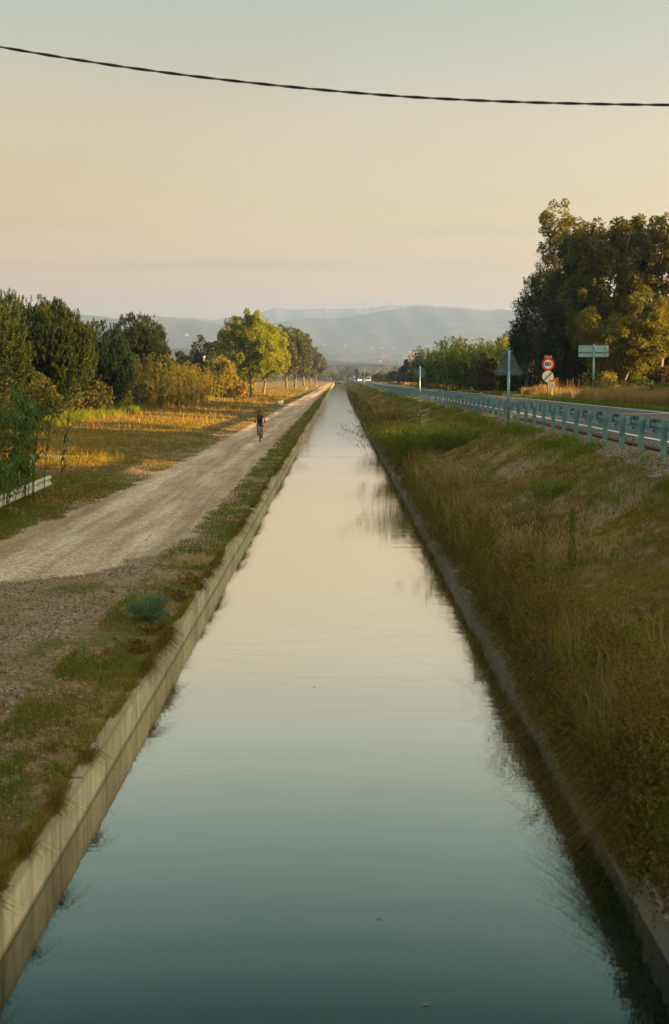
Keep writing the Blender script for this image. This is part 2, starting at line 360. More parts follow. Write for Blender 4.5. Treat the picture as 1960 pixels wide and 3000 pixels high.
def wall_mat(name, tone):
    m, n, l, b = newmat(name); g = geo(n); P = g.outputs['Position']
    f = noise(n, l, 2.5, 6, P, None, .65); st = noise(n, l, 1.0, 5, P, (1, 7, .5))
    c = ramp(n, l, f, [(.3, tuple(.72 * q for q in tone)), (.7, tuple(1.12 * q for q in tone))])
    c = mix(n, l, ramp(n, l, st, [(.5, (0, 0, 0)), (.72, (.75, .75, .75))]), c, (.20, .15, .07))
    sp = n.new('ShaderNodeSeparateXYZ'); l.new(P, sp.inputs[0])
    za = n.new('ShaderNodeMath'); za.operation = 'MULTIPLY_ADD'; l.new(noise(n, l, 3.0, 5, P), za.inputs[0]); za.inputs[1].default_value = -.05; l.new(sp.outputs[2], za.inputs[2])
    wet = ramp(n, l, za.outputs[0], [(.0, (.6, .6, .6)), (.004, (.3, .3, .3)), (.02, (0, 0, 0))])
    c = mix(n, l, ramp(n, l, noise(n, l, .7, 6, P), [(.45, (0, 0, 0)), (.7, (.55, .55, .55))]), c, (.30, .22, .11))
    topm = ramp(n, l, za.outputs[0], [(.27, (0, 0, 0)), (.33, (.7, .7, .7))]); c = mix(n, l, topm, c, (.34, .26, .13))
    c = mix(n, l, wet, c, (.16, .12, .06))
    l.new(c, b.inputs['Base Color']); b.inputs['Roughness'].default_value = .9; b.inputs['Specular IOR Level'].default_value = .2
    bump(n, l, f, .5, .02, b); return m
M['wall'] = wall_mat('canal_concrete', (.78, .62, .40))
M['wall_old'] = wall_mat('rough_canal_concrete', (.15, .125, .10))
def water_mat():
    m, n, l, b = newmat('green_canal_water'); g = geo(n); P = g.outputs['Position']
    n1 = noise(n, l, 1.6, 3, P, (.45, 1.3, 1)); n2 = noise(n, l, 7, 2, P, (.4, 1.2, 1))
    n3 = noise(n, l, .35, 2, P)
    ad = n.new('ShaderNodeMath'); ad.operation = 'MULTIPLY_ADD'; l.new(n2, ad.inputs[0]); ad.inputs[1].default_value = .16; l.new(n1, ad.inputs[2])
    bp = n.new('ShaderNodeBump'); bp.inputs['Strength'].default_value = .3; bp.inputs['Distance'].default_value = .009; l.new(ad.outputs[0], bp.inputs['Height']); l.new(ramp(n, l, n3, [(.35, (.2,) * 3), (.65, (.85,) * 3)]), bp.inputs['Strength'])
    dif = n.new('ShaderNodeBsdfDiffuse'); dif.inputs[0].default_value = (.001, .016, .012, 1)
    gl = n.new('ShaderNodeBsdfGlossy'); gl.inputs['Roughness'].default_value = .03; l.new(bp.outputs[0], gl.inputs['Normal'])
    gl.inputs[0].default_value = (1.0, .96, .86, 1)
    # reflectance against the angle of view, as water has (low when looked into, near one when grazing)
    dt = n.new('ShaderNodeVectorMath'); dt.operation = 'DOT_PRODUCT'; l.new(g.outputs['Incoming'], dt.inputs[0]); l.new(g.outputs['Normal'], dt.inputs[1])
    fr = ramp(n, l, dt.outputs['Value'], [(.0, (1, 1, 1)), (.09, (.96,) * 3), (.19, (.90,) * 3), (.25, (.78,) * 3), (.32, (.50,) * 3), (.42, (.14,) * 3), (1, (.03,) * 3)])
    ms = n.new('ShaderNodeMixShader'); l.new(fr, ms.inputs[0]); l.new(dif.outputs[0], ms.inputs[1]); l.new(gl.outputs[0], ms.inputs[2])
    l.new(ms.outputs[0], n['Material Output'].inputs[0]); return m
M['water'] = water_mat()
def hill_mat(name, a, bb):
    m, n, l, b = newmat(name); g = geo(n); P = g.outputs['Position']
    f = noise(n, l, .012, 7, P, (1, 1, 1.5), .7)
    c = ramp(n, l, f, [(.38, a), (.52, bb), (.66, (.10, .09, .06))])
    l.new(c, b.inputs['Base Color']); b.inputs['Roughness'].default_value = 1; b.inputs['Specular IOR Level'].default_value = 0; return m
M['hill'] = hill_mat('scrub_hillside', (.030, .040, .020), (.065, .070, .035))

# ------------------------------------------------------------------ the ground, path, road, water, hills
xs = np.concatenate([-np.geomspace(6000, 60, 26), np.arange(-58, -22, 2.0), np.arange(-22, -8, .5), np.arange(-8, -2.6, .22), [-2.6, -2.46, -2.40, -2.36, -2.33, -1.2, 0, 1.2, 2.29, 2.33, 2.40], np.arange(2.5, 6.4, .15), np.arange(6.5, 16, .5), np.arange(16, 34, .75), np.arange(34, 60, 3), np.geomspace(60, 6000, 26)])
ys = np.concatenate([np.arange(-60, 6, 4), np.arange(6, 60, .3), np.arange(60, 140, .8), np.geomspace(140, 899, 170), [900.5, 901.5], np.geomspace(905, 9000, 110)])
GX, GY = np.meshgrid(xs, ys)
def grid(GX, GY, Z):
    h, w_ = GX.shape; V = np.stack([GX, GY, Z], -1).reshape(-1, 3)
    i = np.arange(h * w_).reshape(h, w_)
    return V, np.stack([i[:-1, :-1], i[:-1, 1:], i[1:, 1:], i[1:, :-1]], -1).reshape(-1, 4)
V, Fq = grid(GX, GY, zg(GX, GY))
tag(fast('ground', V, Fq, M['ground'], smooth=True), kind='structure')
V, Fq = grid(*np.meshgrid(np.linspace(-2.32, 2.26, 6), np.concatenate([np.arange(-40, 900, 8), [900]])), np.zeros((119 if False else len(np.concatenate([np.arange(-40, 900, 8), [900]])), 6)))
tag(fast('water', V, Fq, M['water']), kind='structure')

def pathL(Y):
    return np.interp(Y, [0, 14, 20, 25, 30, 40, 60, 200, 400, 900], [-30, -22, -13, -8.6, -7.3, -6.9, -6.6, -6.5, -6.3, -6.0]) + .18 * wob(Y * .9, Y * .2, 1) + .10 * wob(Y * 3.1, Y, 1, 3)
def pathR(Y):
    return np.interp(Y, [0, 14, 20, 23, 26, 29, 34, 60, 200, 900], [-19, -14, -10, -6.6, -4.2, -3.4, -3.2, -3.2, -3.25, -3.3]) + .10 * wob(Y * .8, Y * .3, 1, 1) + np.where(Y < 33, .35 * vn(Y * 1.1, Y * 0, 3) + .2 * vn(Y * 4, Y * 0, 5), 0) + .09 * wob(Y * 2.7, Y, 1, 4)
yy = np.concatenate([np.arange(12, 120, .25), np.geomspace(120, 880, 150)])
t = np.linspace(0, 1, 17)
PX = pathL(yy)[:, None] * (1 - t) + pathR(yy)[:, None] * t; PY = np.repeat(yy[:, None], 17, 1)
crown = .012 + .02 * np.sin(np.pi * t) - .03 * np.exp(-((t - .25) / .08) ** 2) - .03 * np.exp(-((t - .75) / .08) ** 2)
PZ = np.maximum(zg(PX, PY), zg(PX - .2, PY)) + crown[None, :] + .014
PZ[:, 0] -= .03; PZ[:, -1] -= .03
V, Fq = grid(PX, PY, PZ); tag(fast('gravel_path', V, Fq, M['path'], smooth=True), kind='structure')

def strip(name, x0, x1, mat, zoff, y0=-10, y1=1900, dash=None):
    yv = np.concatenate([np.arange(y0, 140, 2.0), np.geomspace(140, y1, 120)])
    xs_ = np.linspace(x0, x1, 5)
    SX = xs_[None, :] + road_dx(yv)[:, None]; SY = np.repeat(yv[:, None], 5, 1)
    SZ = np.repeat((2.46 - drop(yv) + np.where(yv > 900, zg(np.full_like(yv, 10), yv) - (2.46 - drop(yv)) , 0))[:, None], 5, 1) + zoff
    V, Fq = grid(SX, SY, SZ)
    if dash:
        keep = (np.arange(len(yv) - 1) % 4) < 2; Fq = Fq.reshape(len(yv) - 1, -1, 4)[keep].reshape(-1, 4)
    return tag(fast(name, V, Fq, mat), kind='structure')
strip('road', 6.85, 13.75, M['asphalt'], .03)
M['shoulder'] = plain_mat('dark_shoulder_soil', (.055, .04, .028), .95, 0, .35, 5, .03)
strip('road_shoulder', 6.46, 6.87, M['shoulder'], .008)
strip('road_marking', 7.25, 7.40, M['white'], .034, 2)
strip('road_marking', 13.15, 13.30, M['white'], .034, 2)
strip('road_marking', 10.22, 10.32, M['white'], .034, 2, dash=True)
# dirt entrance on the far side of the road
ex, ey = np.meshgrid(np.linspace(13.8, 24, 20), np.linspace(118, 146, 14)); ez = zg(ex, ey) + .05 + .03 * wob(ex, ey, 1.2)
V, Fq = grid(ex, ey, ez); M['dirt'] = plain_mat('reddish_dirt', (.34, .20, .13), .95, 0, .25, 1.5, .03)
tag(fast('dirt_entrance', V, Fq, M['dirt'], smooth=True), kind='structure')

def ridge(name, pts, Y, depth, seed, basez, mat):
    """hills whose crest passes through the photo points at distance Y, sloping away on both sides"""
    px = np.array([p[0] for p in pts], float); py = np.array([p[1] for p in pts], float)
    cx = (px - 990) * Y / F; cz = (1105 - py) * Y / F + H
    X = np.arange(cx[0], cx[-1], Y / F * 4.0); Zc = np.interp(X, cx, cz)
    r2 = np.random.default_rng(seed)
    Zc = Zc + sum(np.sin(X * f + r2.uniform(0, 6)) * a for f, a in ((.012, 2.6), (.03, 1.2), (.07, .6))) * Y / 6500
    tt = np.concatenate([-np.linspace(1, 0, 26) ** 1.1, np.linspace(0, 1, 9)[1:]])
    GX, GT = np.meshgrid(X, tt)
    prof = np.cos(GT * math.pi / 2) ** np.where(GT < 0, 1.25, 1.0)
    spur = (np.sin(GX * .0075 + GT * 2.2 + seed) + .6 * np.sin(GX * .017 - GT * 4 + 2 * seed) + .4 * np.sin(GX * .045 + GT * 7))
    Z = basez + (Zc[None, :] - basez) * prof + spur * 7 * np.sin(np.clip(-GT, 0, 1) * math.pi) * Y / 6500
    V, Fq = grid(GX, Y + GT * depth, Z); return tag(fast(name, V, Fq, mat, smooth=True), kind='structure')
O = 1.2605
def ov(l_): return [(a * O, b * O) for a, b in l_]
ridge('near_hills', ov([(-500, 742), (-300, 735), (-100, 742), (60, 738), (130, 732), (165, 729), (200, 735), (250, 739), (285, 744), (340, 737), (370, 736), (400, 741), (450, 745), (480, 749), (510, 756), (560, 764), (620, 775), (680, 790), (760, 810), (800, 826)]), 5200, 1200, 3, 60, M['hill'])
ridge('hills', ov([(380, 800), (450, 775), (520, 762), (580, 756), (640, 755), (700, 745), (760, 741), (830, 735), (880, 729), (950, 720), (985, 716), (1010, 717), (1060, 722), (1110, 727), (1160, 724), (1250, 728), (1400, 735), (1700, 742), (2100, 750)]), 6300, 1300, 5, 80, M['hill'])
ridge('far_hills', ov([(330, 752), (380, 742), (410, 738), (450, 741), (500, 745), (540, 741), (580, 737), (610, 727), (645, 716), (670, 719), (720, 722), (790, 722), (850, 718), (900, 712), (960, 711), (1050, 716), (1200, 726), (1500, 740), (1900, 748)]), 8000, 900, 8, 120, M['hill'])
ridge('foothills', ov([(-200, 806), (100, 812), (300, 812), (370, 813), (430, 811), (480, 812), (540, 815), (620, 822), (700, 832), (800, 842), (900, 848)]), 2900, 700, 11, 22, M['hill'])

# haze: pale even air round everything
hz = MB().box((0, 4200, 219.5), (11000, 10600, 445)); hzo = hz.build('haze', M['white']); hzo.data.materials.clear()
hm = bpy.data.materials.new('haze_air'); hm.use_nodes = True; n = hm.node_tree.nodes; l = hm.node_tree.links
n.remove(n['Principled BSDF']); pv = n.new('ShaderNodeVolumePrincipled'); pv.inputs['Color'].default_value = (.29, .455, .88, 1); pv.inputs['Density'].default_value = 1.65e-4; pv.inputs['Anisotropy'].default_value = .2
l.new(pv.outputs[0], n['Material Output'].inputs['Volume']); hzo.data.materials.append(hm); tag(hzo, kind='stuff')

# ------------------------------------------------------------------ foliage builders
def unit(v): return v / np.maximum(np.linalg.norm(v, axis=-1, keepdims=True), 1e-9)
def cards(Cn, D, Wd, Ln, Wn):
    """leaf shaped quads: base at Cn, pointing along D (unit), side dir Wd, length Ln, width Wn"""
    n = len(Cn); W2 = unit(np.cross(D, Wd)); L_ = Ln[:, None]; W_ = Wn[:, None]
    V = np.stack([Cn, Cn + D * L_ * .5 + W2 * W_ * .5, Cn + D * L_, Cn + D * L_ * .5 - W2 * W_ * .5], 1).reshape(-1, 3)
    return V, np.arange(n * 4).reshape(n, 4)
def blob_points(ells, n, r, sub=14, subr=.30, shell=.62):
    """points in lumpy clusters over ellipsoids [(cx,cy,cz,rx,ry,rz)]"""
    P, Nn = [], []; tot = sum((e[3] * e[5]) ** 1.0 for e in ells)
    for e in ells:
        m = max(40, int(n * e[3] * e[5] / tot)); c = np.array(e[:3]); rad = np.array(e[3:6])
        k = sub; d = unit(r.normal(size=(k, 3))); s = r.uniform(shell, 1.0, (k, 1)); cc = d * s
        j = r.integers(0, k, m); rr = r.uniform(.6, 1.25, k)[j][:, None] * subr
        q = unit(r.normal(size=(m, 3))) * r.uniform(.35, 1, (m, 1)) ** .5
        p = cc[j] + q * rr; nn = unit(p * .6 + q)
        P.append(c + p * rad); Nn.append(nn)
    return np.concatenate(P), np.concatenate(Nn)
def foliage(name, ells, n, size, mat, parent, seed=0, droop=0.0, asp=.55, sub=14, subr=.30, shell=.62, updir=0.0):
    r = np.random.default_rng(seed); P, Nn = blob_points(ells, n, r, sub, subr, shell)
    D = unit(Nn * .8 + r.normal(size=P.shape) * .7 + np.array([0, 0, updir - droop])); Wd = r.normal(size=P.shape)
    s = size * r.uniform(.6, 1.4, len(P)); V, Fq = cards(P, D, Wd, s, s * asp)
    return fast(name, V, Fq, mat, parent)
def limbs(name, base, tips, r0, mat, parent, seed=0, fork=.3, n=7, lean=(0, 0)):
    """tapered trunk with limbs reaching the tips"""
    rr = random.Random(seed); b = MB(); base = Vector(base)
    top = sum((Vector(t) for t in tips), Vector()) / len(tips); top = base + (top - base) * 1.0
    fk = base + Vector((lean[0], lean[1], 0)) + (top - base) * fork
    b.tube([base - Vector((0, 0, .3)), base + (fk - base) * .12 + Vector((0, 0, 0)), base + (fk - base) * .6, fk], [r0 * 1.35, r0, r0 * .86, r0 * .8], 10)
    for t_ in tips:
        t_ = Vector(t_); m1 = fk.lerp(t_, .4) + Vector((rr.uniform(-.2, .2), rr.uniform(-.2, .2), rr.uniform(0, .4))) * (t_ - fk).length * .15
        m2 = fk.lerp(t_, .75) + Vector((rr.uniform(-.2, .2), rr.uniform(-.2, .2), 0)) * (t_ - fk).length * .12
        b.tube([fk - (t_ - fk).normalized() * r0 * .4, m1, m2, t_], [r0 * .55, r0 * .36, r0 * .2, r0 * .06], n)
        for q in range(2):
            st_ = m1.lerp(m2, rr.random()); en = st_ + Vector((rr.uniform(-1, 1), rr.uniform(-1, 1), rr.uniform(.1, 1))) * (t_ - fk).length * .18
            b.tube([st_, st_.lerp(en, .5) + Vector((0, 0, .08)), en], [r0 * .18, r0 * .1, r0 * .03], 5)
    return b.build(name, mat, parent, smooth=True)
def tree(name, label, cat, px, Y, ells, n, size, mat, trunk='bark', r0=.22, group=None, seed=1, fork=.3, tips=6, gz=None, lean=(0, 0), **kw):
    """ells given relative to the trunk foot: (dx, dy, z, rx, ry, rz)"""
    X, _ = at(px, 1105, Y); z = float(zg(X, Y)) if gz is None else gz
    root = empty(name, (X, Y, z), label, cat, group)
    rr = random.Random(seed); tl = []
    for k in range(tips):
        e = ells[k % len(ells)]; a = rr.uniform(0, 6.28)
        tl.append((e[0] + e[3] * .55 * math.cos(a), e[1] + e[4] * .55 * math.sin(a), e[2] + e[5] * rr.uniform(-.1, .6)))
    limbs('trunk', (0, 0, 0), tl, r0, M[trunk], root, seed, fork, lean=lean)
    foliage('crown', ells, n, size, mat, root, seed, **kw)
    return root
def pine(label, px, Y, ells, n, mat, seed, group):
    """round pine: upright shoots of needles all over the crown"""
    X, _ = at(px, 1105, Y); z = float(zg(X, Y)); root = empty('pine_tree', (X, Y, z), label, 'pine tree', group)
    r = np.random.default_rng(seed); P, Nn = [], []
    tot = sum(e[3] * e[5] for e in ells)
    for e in ells:
        m = int(n * .5 * e[3] * e[5] / tot); k = 150; d = unit(r.normal(size=(k, 3))); d[:, 2] = np.abs(d[:, 2]) * 1.0 - .35; d = unit(d)
        j = r.integers(0, k, m); q = unit(r.normal(size=(m, 3))); p = d[j] * r.uniform(.9, 1.0, (m, 1)) + q * r.uniform(.4, 1, (m, 1)) * .15
        P.append(np.array(e[:3]) + p * np.array(e[3:6])); Nn.append(unit(d[j] + q * .5))
    P = np.concatenate(P); Nn = np.concatenate(Nn); m = len(P); K = 34
    up = unit(Nn * .38 + np.array([0, 0, 1.0]) + r.normal(size=P.shape) * .10); ln = r.uniform(.22, .40, m)
    T = np.linspace(.05, 1, K)[None] + r.uniform(-.04, .04, (m, K)); base = P[:, None, :] + up[:, None, :] * (ln[:, None] * T)[..., None]
    side = unit(r.normal(size=(m, K, 3))); D = unit(up[:, None, :] * .9 + side * .8)
    L_ = (r.uniform(.11, .17, (m, K))); V, Fq = cards(base.reshape(-1, 3), D.reshape(-1, 3), side.reshape(-1, 3)[:, [1, 2, 0]], L_.ravel(), L_.ravel() * .26)
    fast('crown', V, Fq, mat, root)
    limbs('trunk', (0, 0, 0), [(e[0] + e[3] * .4 * math.cos(a), e[1] + .4 * e[4] * math.sin(a), e[2] + e[5] * .3) for e in ells for a in (0.4, 2.6, 4.5)], .24, M['darkbark'], root, seed, .3)
    r3 = np.random.default_rng(seed + 50)                                     # inner twigs and needles, crown shade put in by a darker colour
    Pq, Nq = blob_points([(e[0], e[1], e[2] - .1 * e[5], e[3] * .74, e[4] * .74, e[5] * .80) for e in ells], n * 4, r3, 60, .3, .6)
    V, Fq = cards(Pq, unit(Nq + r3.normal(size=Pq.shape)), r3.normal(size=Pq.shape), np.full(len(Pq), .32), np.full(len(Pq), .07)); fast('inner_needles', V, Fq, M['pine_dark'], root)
    return root
def clump(name, label, cat, x, y, z, nst, height, spread, mat, seed, lw=.05, ll=.5, nl=12, group=None, stem=.012, bend=.25, stemmat=None, plume=0):
    """cane / reed clump: stems with long arching leaves"""
    r = np.random.default_rng(seed); root = empty(name, (x, y, z), label, cat, group); b = MB(); Vs = []
    bx = r.normal(size=nst) * spread * .5; by = r.normal(size=nst) * spread * .5; hh = height * r.uniform(.6, 1.0, nst)
    for i in range(nst):
        dx, dy = bx[i] * bend * 1.2 + r.normal() * .1 * height * bend, by[i] * bend * 1.2 + r.normal() * .1 * height * bend
        pts = [Vector((bx[i] + dx * (q ** 1.8), by[i] + dy * (q ** 1.8), hh[i] * q)) for q in (0, .35, .7, 1)]
        b.tube(pts, [stem, stem * .9, stem * .6, stem * .2], 4)
        q = r.uniform(.12, 1.0, nl) ** .8; P = np.array([[bx[i] + dx * a ** 1.8, by[i] + dy * a ** 1.8, hh[i] * a] for a in q])
        an = r.uniform(0, 6.28, nl); D = unit(np.stack([np.cos(an), np.sin(an), r.uniform(.3, 1.3, nl)], -1)); Lq = ll * r.uniform(.6, 1.2, nl)
        W2 = unit(np.cross(D, [0, 0, 1])); p1 = P + D * Lq[:, None] * .5; D2 = unit(D + np.array([0, 0, -1.1])); p2 = p1 + D2 * Lq[:, None] * .5
        ww = lw * r.uniform(.7, 1.2, nl)[:, None] / 2
        Vs.append(np.stack([P - W2 * ww * .5, P + W2 * ww * .5, p1 + W2 * ww, p1 - W2 * ww, p2 + W2 * ww * .1, p2 - W2 * ww * .1], 1))
    Vs = np.concatenate(Vs).reshape(-1, 3); k = np.arange(len(Vs) // 6)[:, None] * 6
    fast('leaves', Vs, np.concatenate([k + np.array([[0, 1, 2, 3]]), k + np.array([[3, 2, 4, 5]])]), mat, root)
    b.build('stems', stemmat or mat, root)
    return root
def bush(name, label, px, py, Y, w_, h_, mat, n, size, seed, group=None, cat='bush', sub=16, **kw):
    X, _ = at(px, py, Y); z = float(zg(X, Y)); root = empty(name, (X, Y, z), label, cat, group)
    r = random.Random(seed)
    ells = [(0, 0, h_ * .5, w_ * .42, w_ * .4, h_ * .5)] + [(r.uniform(-.3, .3) * w_, r.uniform(-.25, .25) * w_, h_ * r.uniform(.25, .65), w_ * .24, w_ * .24, h_ * .3) for _ in range(4)]
    foliage('foliage', ells, n, size, mat, root, seed, sub=sub, **kw)
    b = MB()
    for k in range(6):
        a = r.uniform(0, 6.28); b.tube([(0, 0, -.1), (w_ * .1 * math.cos(a), w_ * .1 * math.sin(a), h_ * .3), (w_ * .28 * math.cos(a), w_ * .28 * math.sin(a), h_ * .8)], [.05, .035, .01], 5)
    b.build('stems', M['darkbark'], root); return root

# ------------------------------------------------------------------ canal walls
def canal_wall(x0, x1, mat, label, panel, seed, topz=.365):
    r = random.Random(seed); b = MB(); y = -20.0 + .4
    while y < 900:
        Lp = panel if y < 200 else panel * 8
        j = r.uniform(-.005, .005); top = topz + r.uniform(-.008, .008)
        xa, xb = (x0, x1 + j) if x0 < 0 else (x0 + j, x1)
        b.box(((xa + xb) / 2, y + Lp / 2, (top - .7) / 2), (xb - xa, Lp - .02, top + .7)); y += Lp
    b.box(((x0 + x1) / 2 + (-.03 if x0 < 0 else .03), 440, (topz - .08 - .73) / 2), (abs(x1 - x0) - .06, 918, topz - .08 + .73))
    o = b.build('canal_wall', mat); return tag(o, label, 'canal wall')
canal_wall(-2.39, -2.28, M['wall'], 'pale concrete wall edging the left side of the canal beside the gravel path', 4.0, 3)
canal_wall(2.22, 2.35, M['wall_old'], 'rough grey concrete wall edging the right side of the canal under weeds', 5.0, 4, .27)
# end of the canal: low concrete crossing with sluice boards
root = empty('sluice_crossing', (0, 902, 0), 'low dark concrete crossing closing the far end of the canal', 'sluice')
MB().box((0, 0, .95), (9, 3.0, .35)).box((-2.6, 0, .2), (.5, 3, 1.3)).box((2.6, 0, .2), (.5, 3, 1.3)).build('deck', M['concrete_far'], root)
MB().box((0, -.6, .3), (4.6, .15, .95)).build('sluice_board', M['blackmetal'], root)
MB().box((-2.4, -1.2, 1.9), (.12, .12, 1.8)).box((2.4, -1.2, 1.5), (.12, .12, 1.0)).box((0, -1.2, 1.5), (4.8, .08, .08)).build('railing', M['galv'], root)

# ------------------------------------------------------------------ guardrail along the road
def zrail(y): return 2.33 - float(drop(y))
GRX = 6.23
gr = empty('guardrail', (0, 0, 0), 'long galvanised guardrail seen from behind between the canal bank and the road', 'guardrail')
def w_profile():   # x out towards the road, z up; 0.31 m tall W beam
    return [(.00, -.155), (.02, -.150), (.075, -.115), (.080, -.085), (.03, -.040), (.012, 0), (.03, .040), (.080, .085), (.075, .115), (.02, .150), (.0, .155)]
def beam(y0, y1, xoff, zoff, step=2.0):
    prof = w_profile(); V = []; Fs = []; yv = np.arange(y0, y1 + .01, step); k = len(prof); zf = zoff if callable(zoff) else (lambda y: zoff)
    back = [(x + .012, z) for x, z in prof]
    ring = prof + back[::-1]
    for y in yv:
        xx = (xoff(y) if callable(xoff) else xoff)
        V += [(xx + a, y, zf(y) + c) for a, c in ring]
    n_ = len(ring)
    for i in range(len(yv) - 1):
        for j in range(n_): Fs.append((i * n_ + j, i * n_ + (j + 1) % n_, (i + 1) * n_ + (j + 1) % n_, (i + 1) * n_ + j))
    Fs += [tuple(range(n_)), tuple(range(len(yv) * n_ - 1, (len(yv) - 1) * n_ - 1, -1))]
    return MB().add(V, Fs)
rdx = lambda y: GRX + .20 + float(road_dx(y))
beam(17.2, 423.2, rdx, lambda y: zrail(y) + .60).build('rail', M['galv'], gr)
pm = MB(); hgt = .78; base = -.15
pm.box((0, 0, (hgt + base) / 2), (.10, .006, hgt - base)).box((-.05, .03, (hgt + base) / 2), (.006, .066, hgt - base)).box((.05, .03, (hgt + base) / 2), (.006, .066, hgt - base))
post_o = pm.build('post', M['galv'], gr)
bm_ = MB()                                        # curved steel spacer between post and beam
V = []; prof = [(.05, 0), (.06, -.04), (.09, -.08), (.14, -.10), (.18, -.09), (.195, -.05), (.195, .05), (.18, .09), (.14, .10), (.09, .08), (.06, .04)]
bm_.add([(a, c, .56) for a, c in prof] + [(a, c, .735) for a, c in prof], [tuple(range(11)), tuple(range(21, 10, -1))] + [(k, (k + 1) % 11, 11 + (k + 1) % 11, 11 + k) for k in range(11)])
blk_o = bm_.build('spacer', M['galv'], gr)
bolt_o = MB().disc((.215, -.14, .50), .024, .06, 'y', 8).build('bolt', M['bolt'], gr); bolt_p = MB().disc((.215, -.14, .70), .024, .06, 'y', 8).build('bolt', M['bolt'], gr)
yps = [19.2 + 2 * i for i in range(201)]
far_p = MB(); far_b = MB()
for i, y in enumerate(yps):
    loc = (GRX + float(road_dx(y)), y, zrail(y))
    if i < 98:
        for src in (post_o, blk_o) + ((bolt_o, bolt_p) if i < 32 else ()):
            o = src if i == 0 else link(src.copy(), gr)
            o.location = loc
            if src is post_o: o.rotation_euler = (random.uniform(-.012, .012), random.uniform(-.012, .012), random.uniform(-.05, .05))
    else:
        far_p.box((loc[0], y, loc[2] + .3), (.10, .06, .95)); far_b.box((loc[0] + .12, y, loc[2] + .64), (.14, .18, .18))
o = far_p.build('distant_posts', M['galv'], gr); o['kind'] = 'stuff'
o = far_b.build('distant_spacers', M['galv'], gr); o['kind'] = 'stuff'
# short rail on the other side of the road
X, z0 = at(1165, 1124, 370)
g2 = empty('guardrail', (0, 0, 0), 'short low guardrail end on the grass at the far side of the road', 'guardrail')
beam(325, 412, 15.6, 2.0 + .40).build('rail', M['galv_white'], g2)
b = MB()
for y in range(327, 412, 8): b.box((15.5, y, 2.15), (.1, .08, .9))
b.build('post', M['galv'], g2)
# bent rail end by the reeds on the left
g3 = empty('guardrail', (-8.55, 34, 0), 'pale weathered guardrail end leaning behind the reeds at the left edge', 'guardrail')
MBr = beam(24, 42.0, lambda y: .0 + .0 * y, lambda y: .80 + .012 * (y - 36) - 0 * y, 1.5)
o = MBr.build('rail', M['galv_white'], g3); o.location = (0, -34, 0)
for yq in (26.2, 34.2):
    o = MB().box((-.08, 0, .35), (.1, .08, 1.0)).build('post', M['galv_white'], g3); o.location = (0, yq - 34, 0)

# ------------------------------------------------------------------ signs
def text(s, size, mat, parent, loc, rot=(math.pi / 2, 0, 0), name='lettering', width=None, extr=.002, off=.0):
    cu = bpy.data.curves.new(name, 'FONT'); cu.body = s; cu.size = size; cu.align_x = 'CENTER'; cu.align_y = 'CENTER'; cu.extrude = extr; cu.offset = off
    tmp = bpy.data.objects.new(name, cu); link(tmp); bpy.context.view_layer.update()
    me = bpy.data.meshes.new_from_object(tmp.evaluated_get(bpy.context.evaluated_depsgraph_get())); bpy.data.objects.remove(tmp)
    me.materials.clear(); me.materials.append(mat); o = link(bpy.data.objects.new(name, me), parent); o.location = loc; o.rotation_euler = rot
    if width:
        xsv = [v.co.x for v in me.vertices]; s_ = width / (max(xsv) - min(xsv)); o.scale = (s_, 1, 1)
    return o
def rtri(w_, h_, r_, z0):
    """rounded triangle outline, apex up, base at z0"""
    P = [Vector((-w_ / 2, z0)), Vector((w_ / 2, z0)), Vector((0, z0 + h_))]; out = []
    for i in range(3):
        p, a, c = P[i], P[i - 1], P[(i + 1) % 3]; u1 = (a - p).normalized(); u2 = (c - p).normalized(); half = u1.angle(u2) / 2
        dd = r_ / math.tan(half); cen = p + (u1 + u2).normalized() * (r_ / math.sin(half)); s_ = p + u1 * dd; e_ = p + u2 * dd
        a0 = math.atan2((s_ - cen).y, (s_ - cen).x); a1 = math.atan2((e_ - cen).y, (e_ - cen).x)
        while a1 < a0: a1 += 2 * math.pi
        for k in range(6): t_ = a0 + (a1 - a0) * k / 5; out.append((cen.x + r_ * math.cos(t_), cen.y + r_ * math.sin(t_)))
    return out
# triangle, seen from behind
Y = 48.0; X, zt = at(1491, 1018, Y); _, zb = at(1491, 1243, Y); gz = float(zg(X, Y))
_, tb = at(1491, 1099.5, Y)
s = empty('road_sign', (X, Y, gz), 'grey back of a triangular warning sign on a tall post before the guardrail', 'road sign')
W = 1.04; Ht = zt - tb
MB().tube([(0, 0, -.4), (0, 0, zt - gz - .10)], .045, 14).build('pole', M['galv'], s, smooth=True)
MB().prism(rtri(W, Ht + .03, .075, tb - gz), .06, .064).build('sign_plate', M['sign_back'], s)
ro = rtri(W, Ht + .03, .075, tb - gz); ri = rtri(W - .06, Ht - .03, .06, tb - gz + .022)
b = MB(); n_ = len(ro); b.add([(x, .03, z) for x, z in ro] + [(x, .0655, z) for x, z in ro] + [(x, .03, z) for x, z in ri] + [(x, .0655, z) for x, z in ri],
      [(k, (k + 1) % n_, n_ + (k + 1) % n_, n_ + k) for k in range(n_)] + [(2 * n_ + k, 3 * n_ + k, 3 * n_ + (k + 1) % n_, 2 * n_ + (k + 1) % n_) for k in range(n_)] + [(k, 2 * n_ + k, 2 * n_ + (k + 1) % n_, (k + 1) % n_) for k in range(n_)])
b.build('rim', M['sign_back'], s)
MB().box((0, 0.02, zt - gz - .115), (.26, .05, .028)).build('bracket', M['galv'], s)
MB().box((0, 0.03, tb - gz + .10), (.2, .05, .028)).build('bracket', M['galv'], s)
MB().box((-.255, .058, tb - gz + .145), (.07, .004, .055)).build('sticker', M['sticker'], s)
MB().box((.20, .058, tb - gz + .17), (.07, .004, .07)).build('stamp', M['sign_grey'], s)
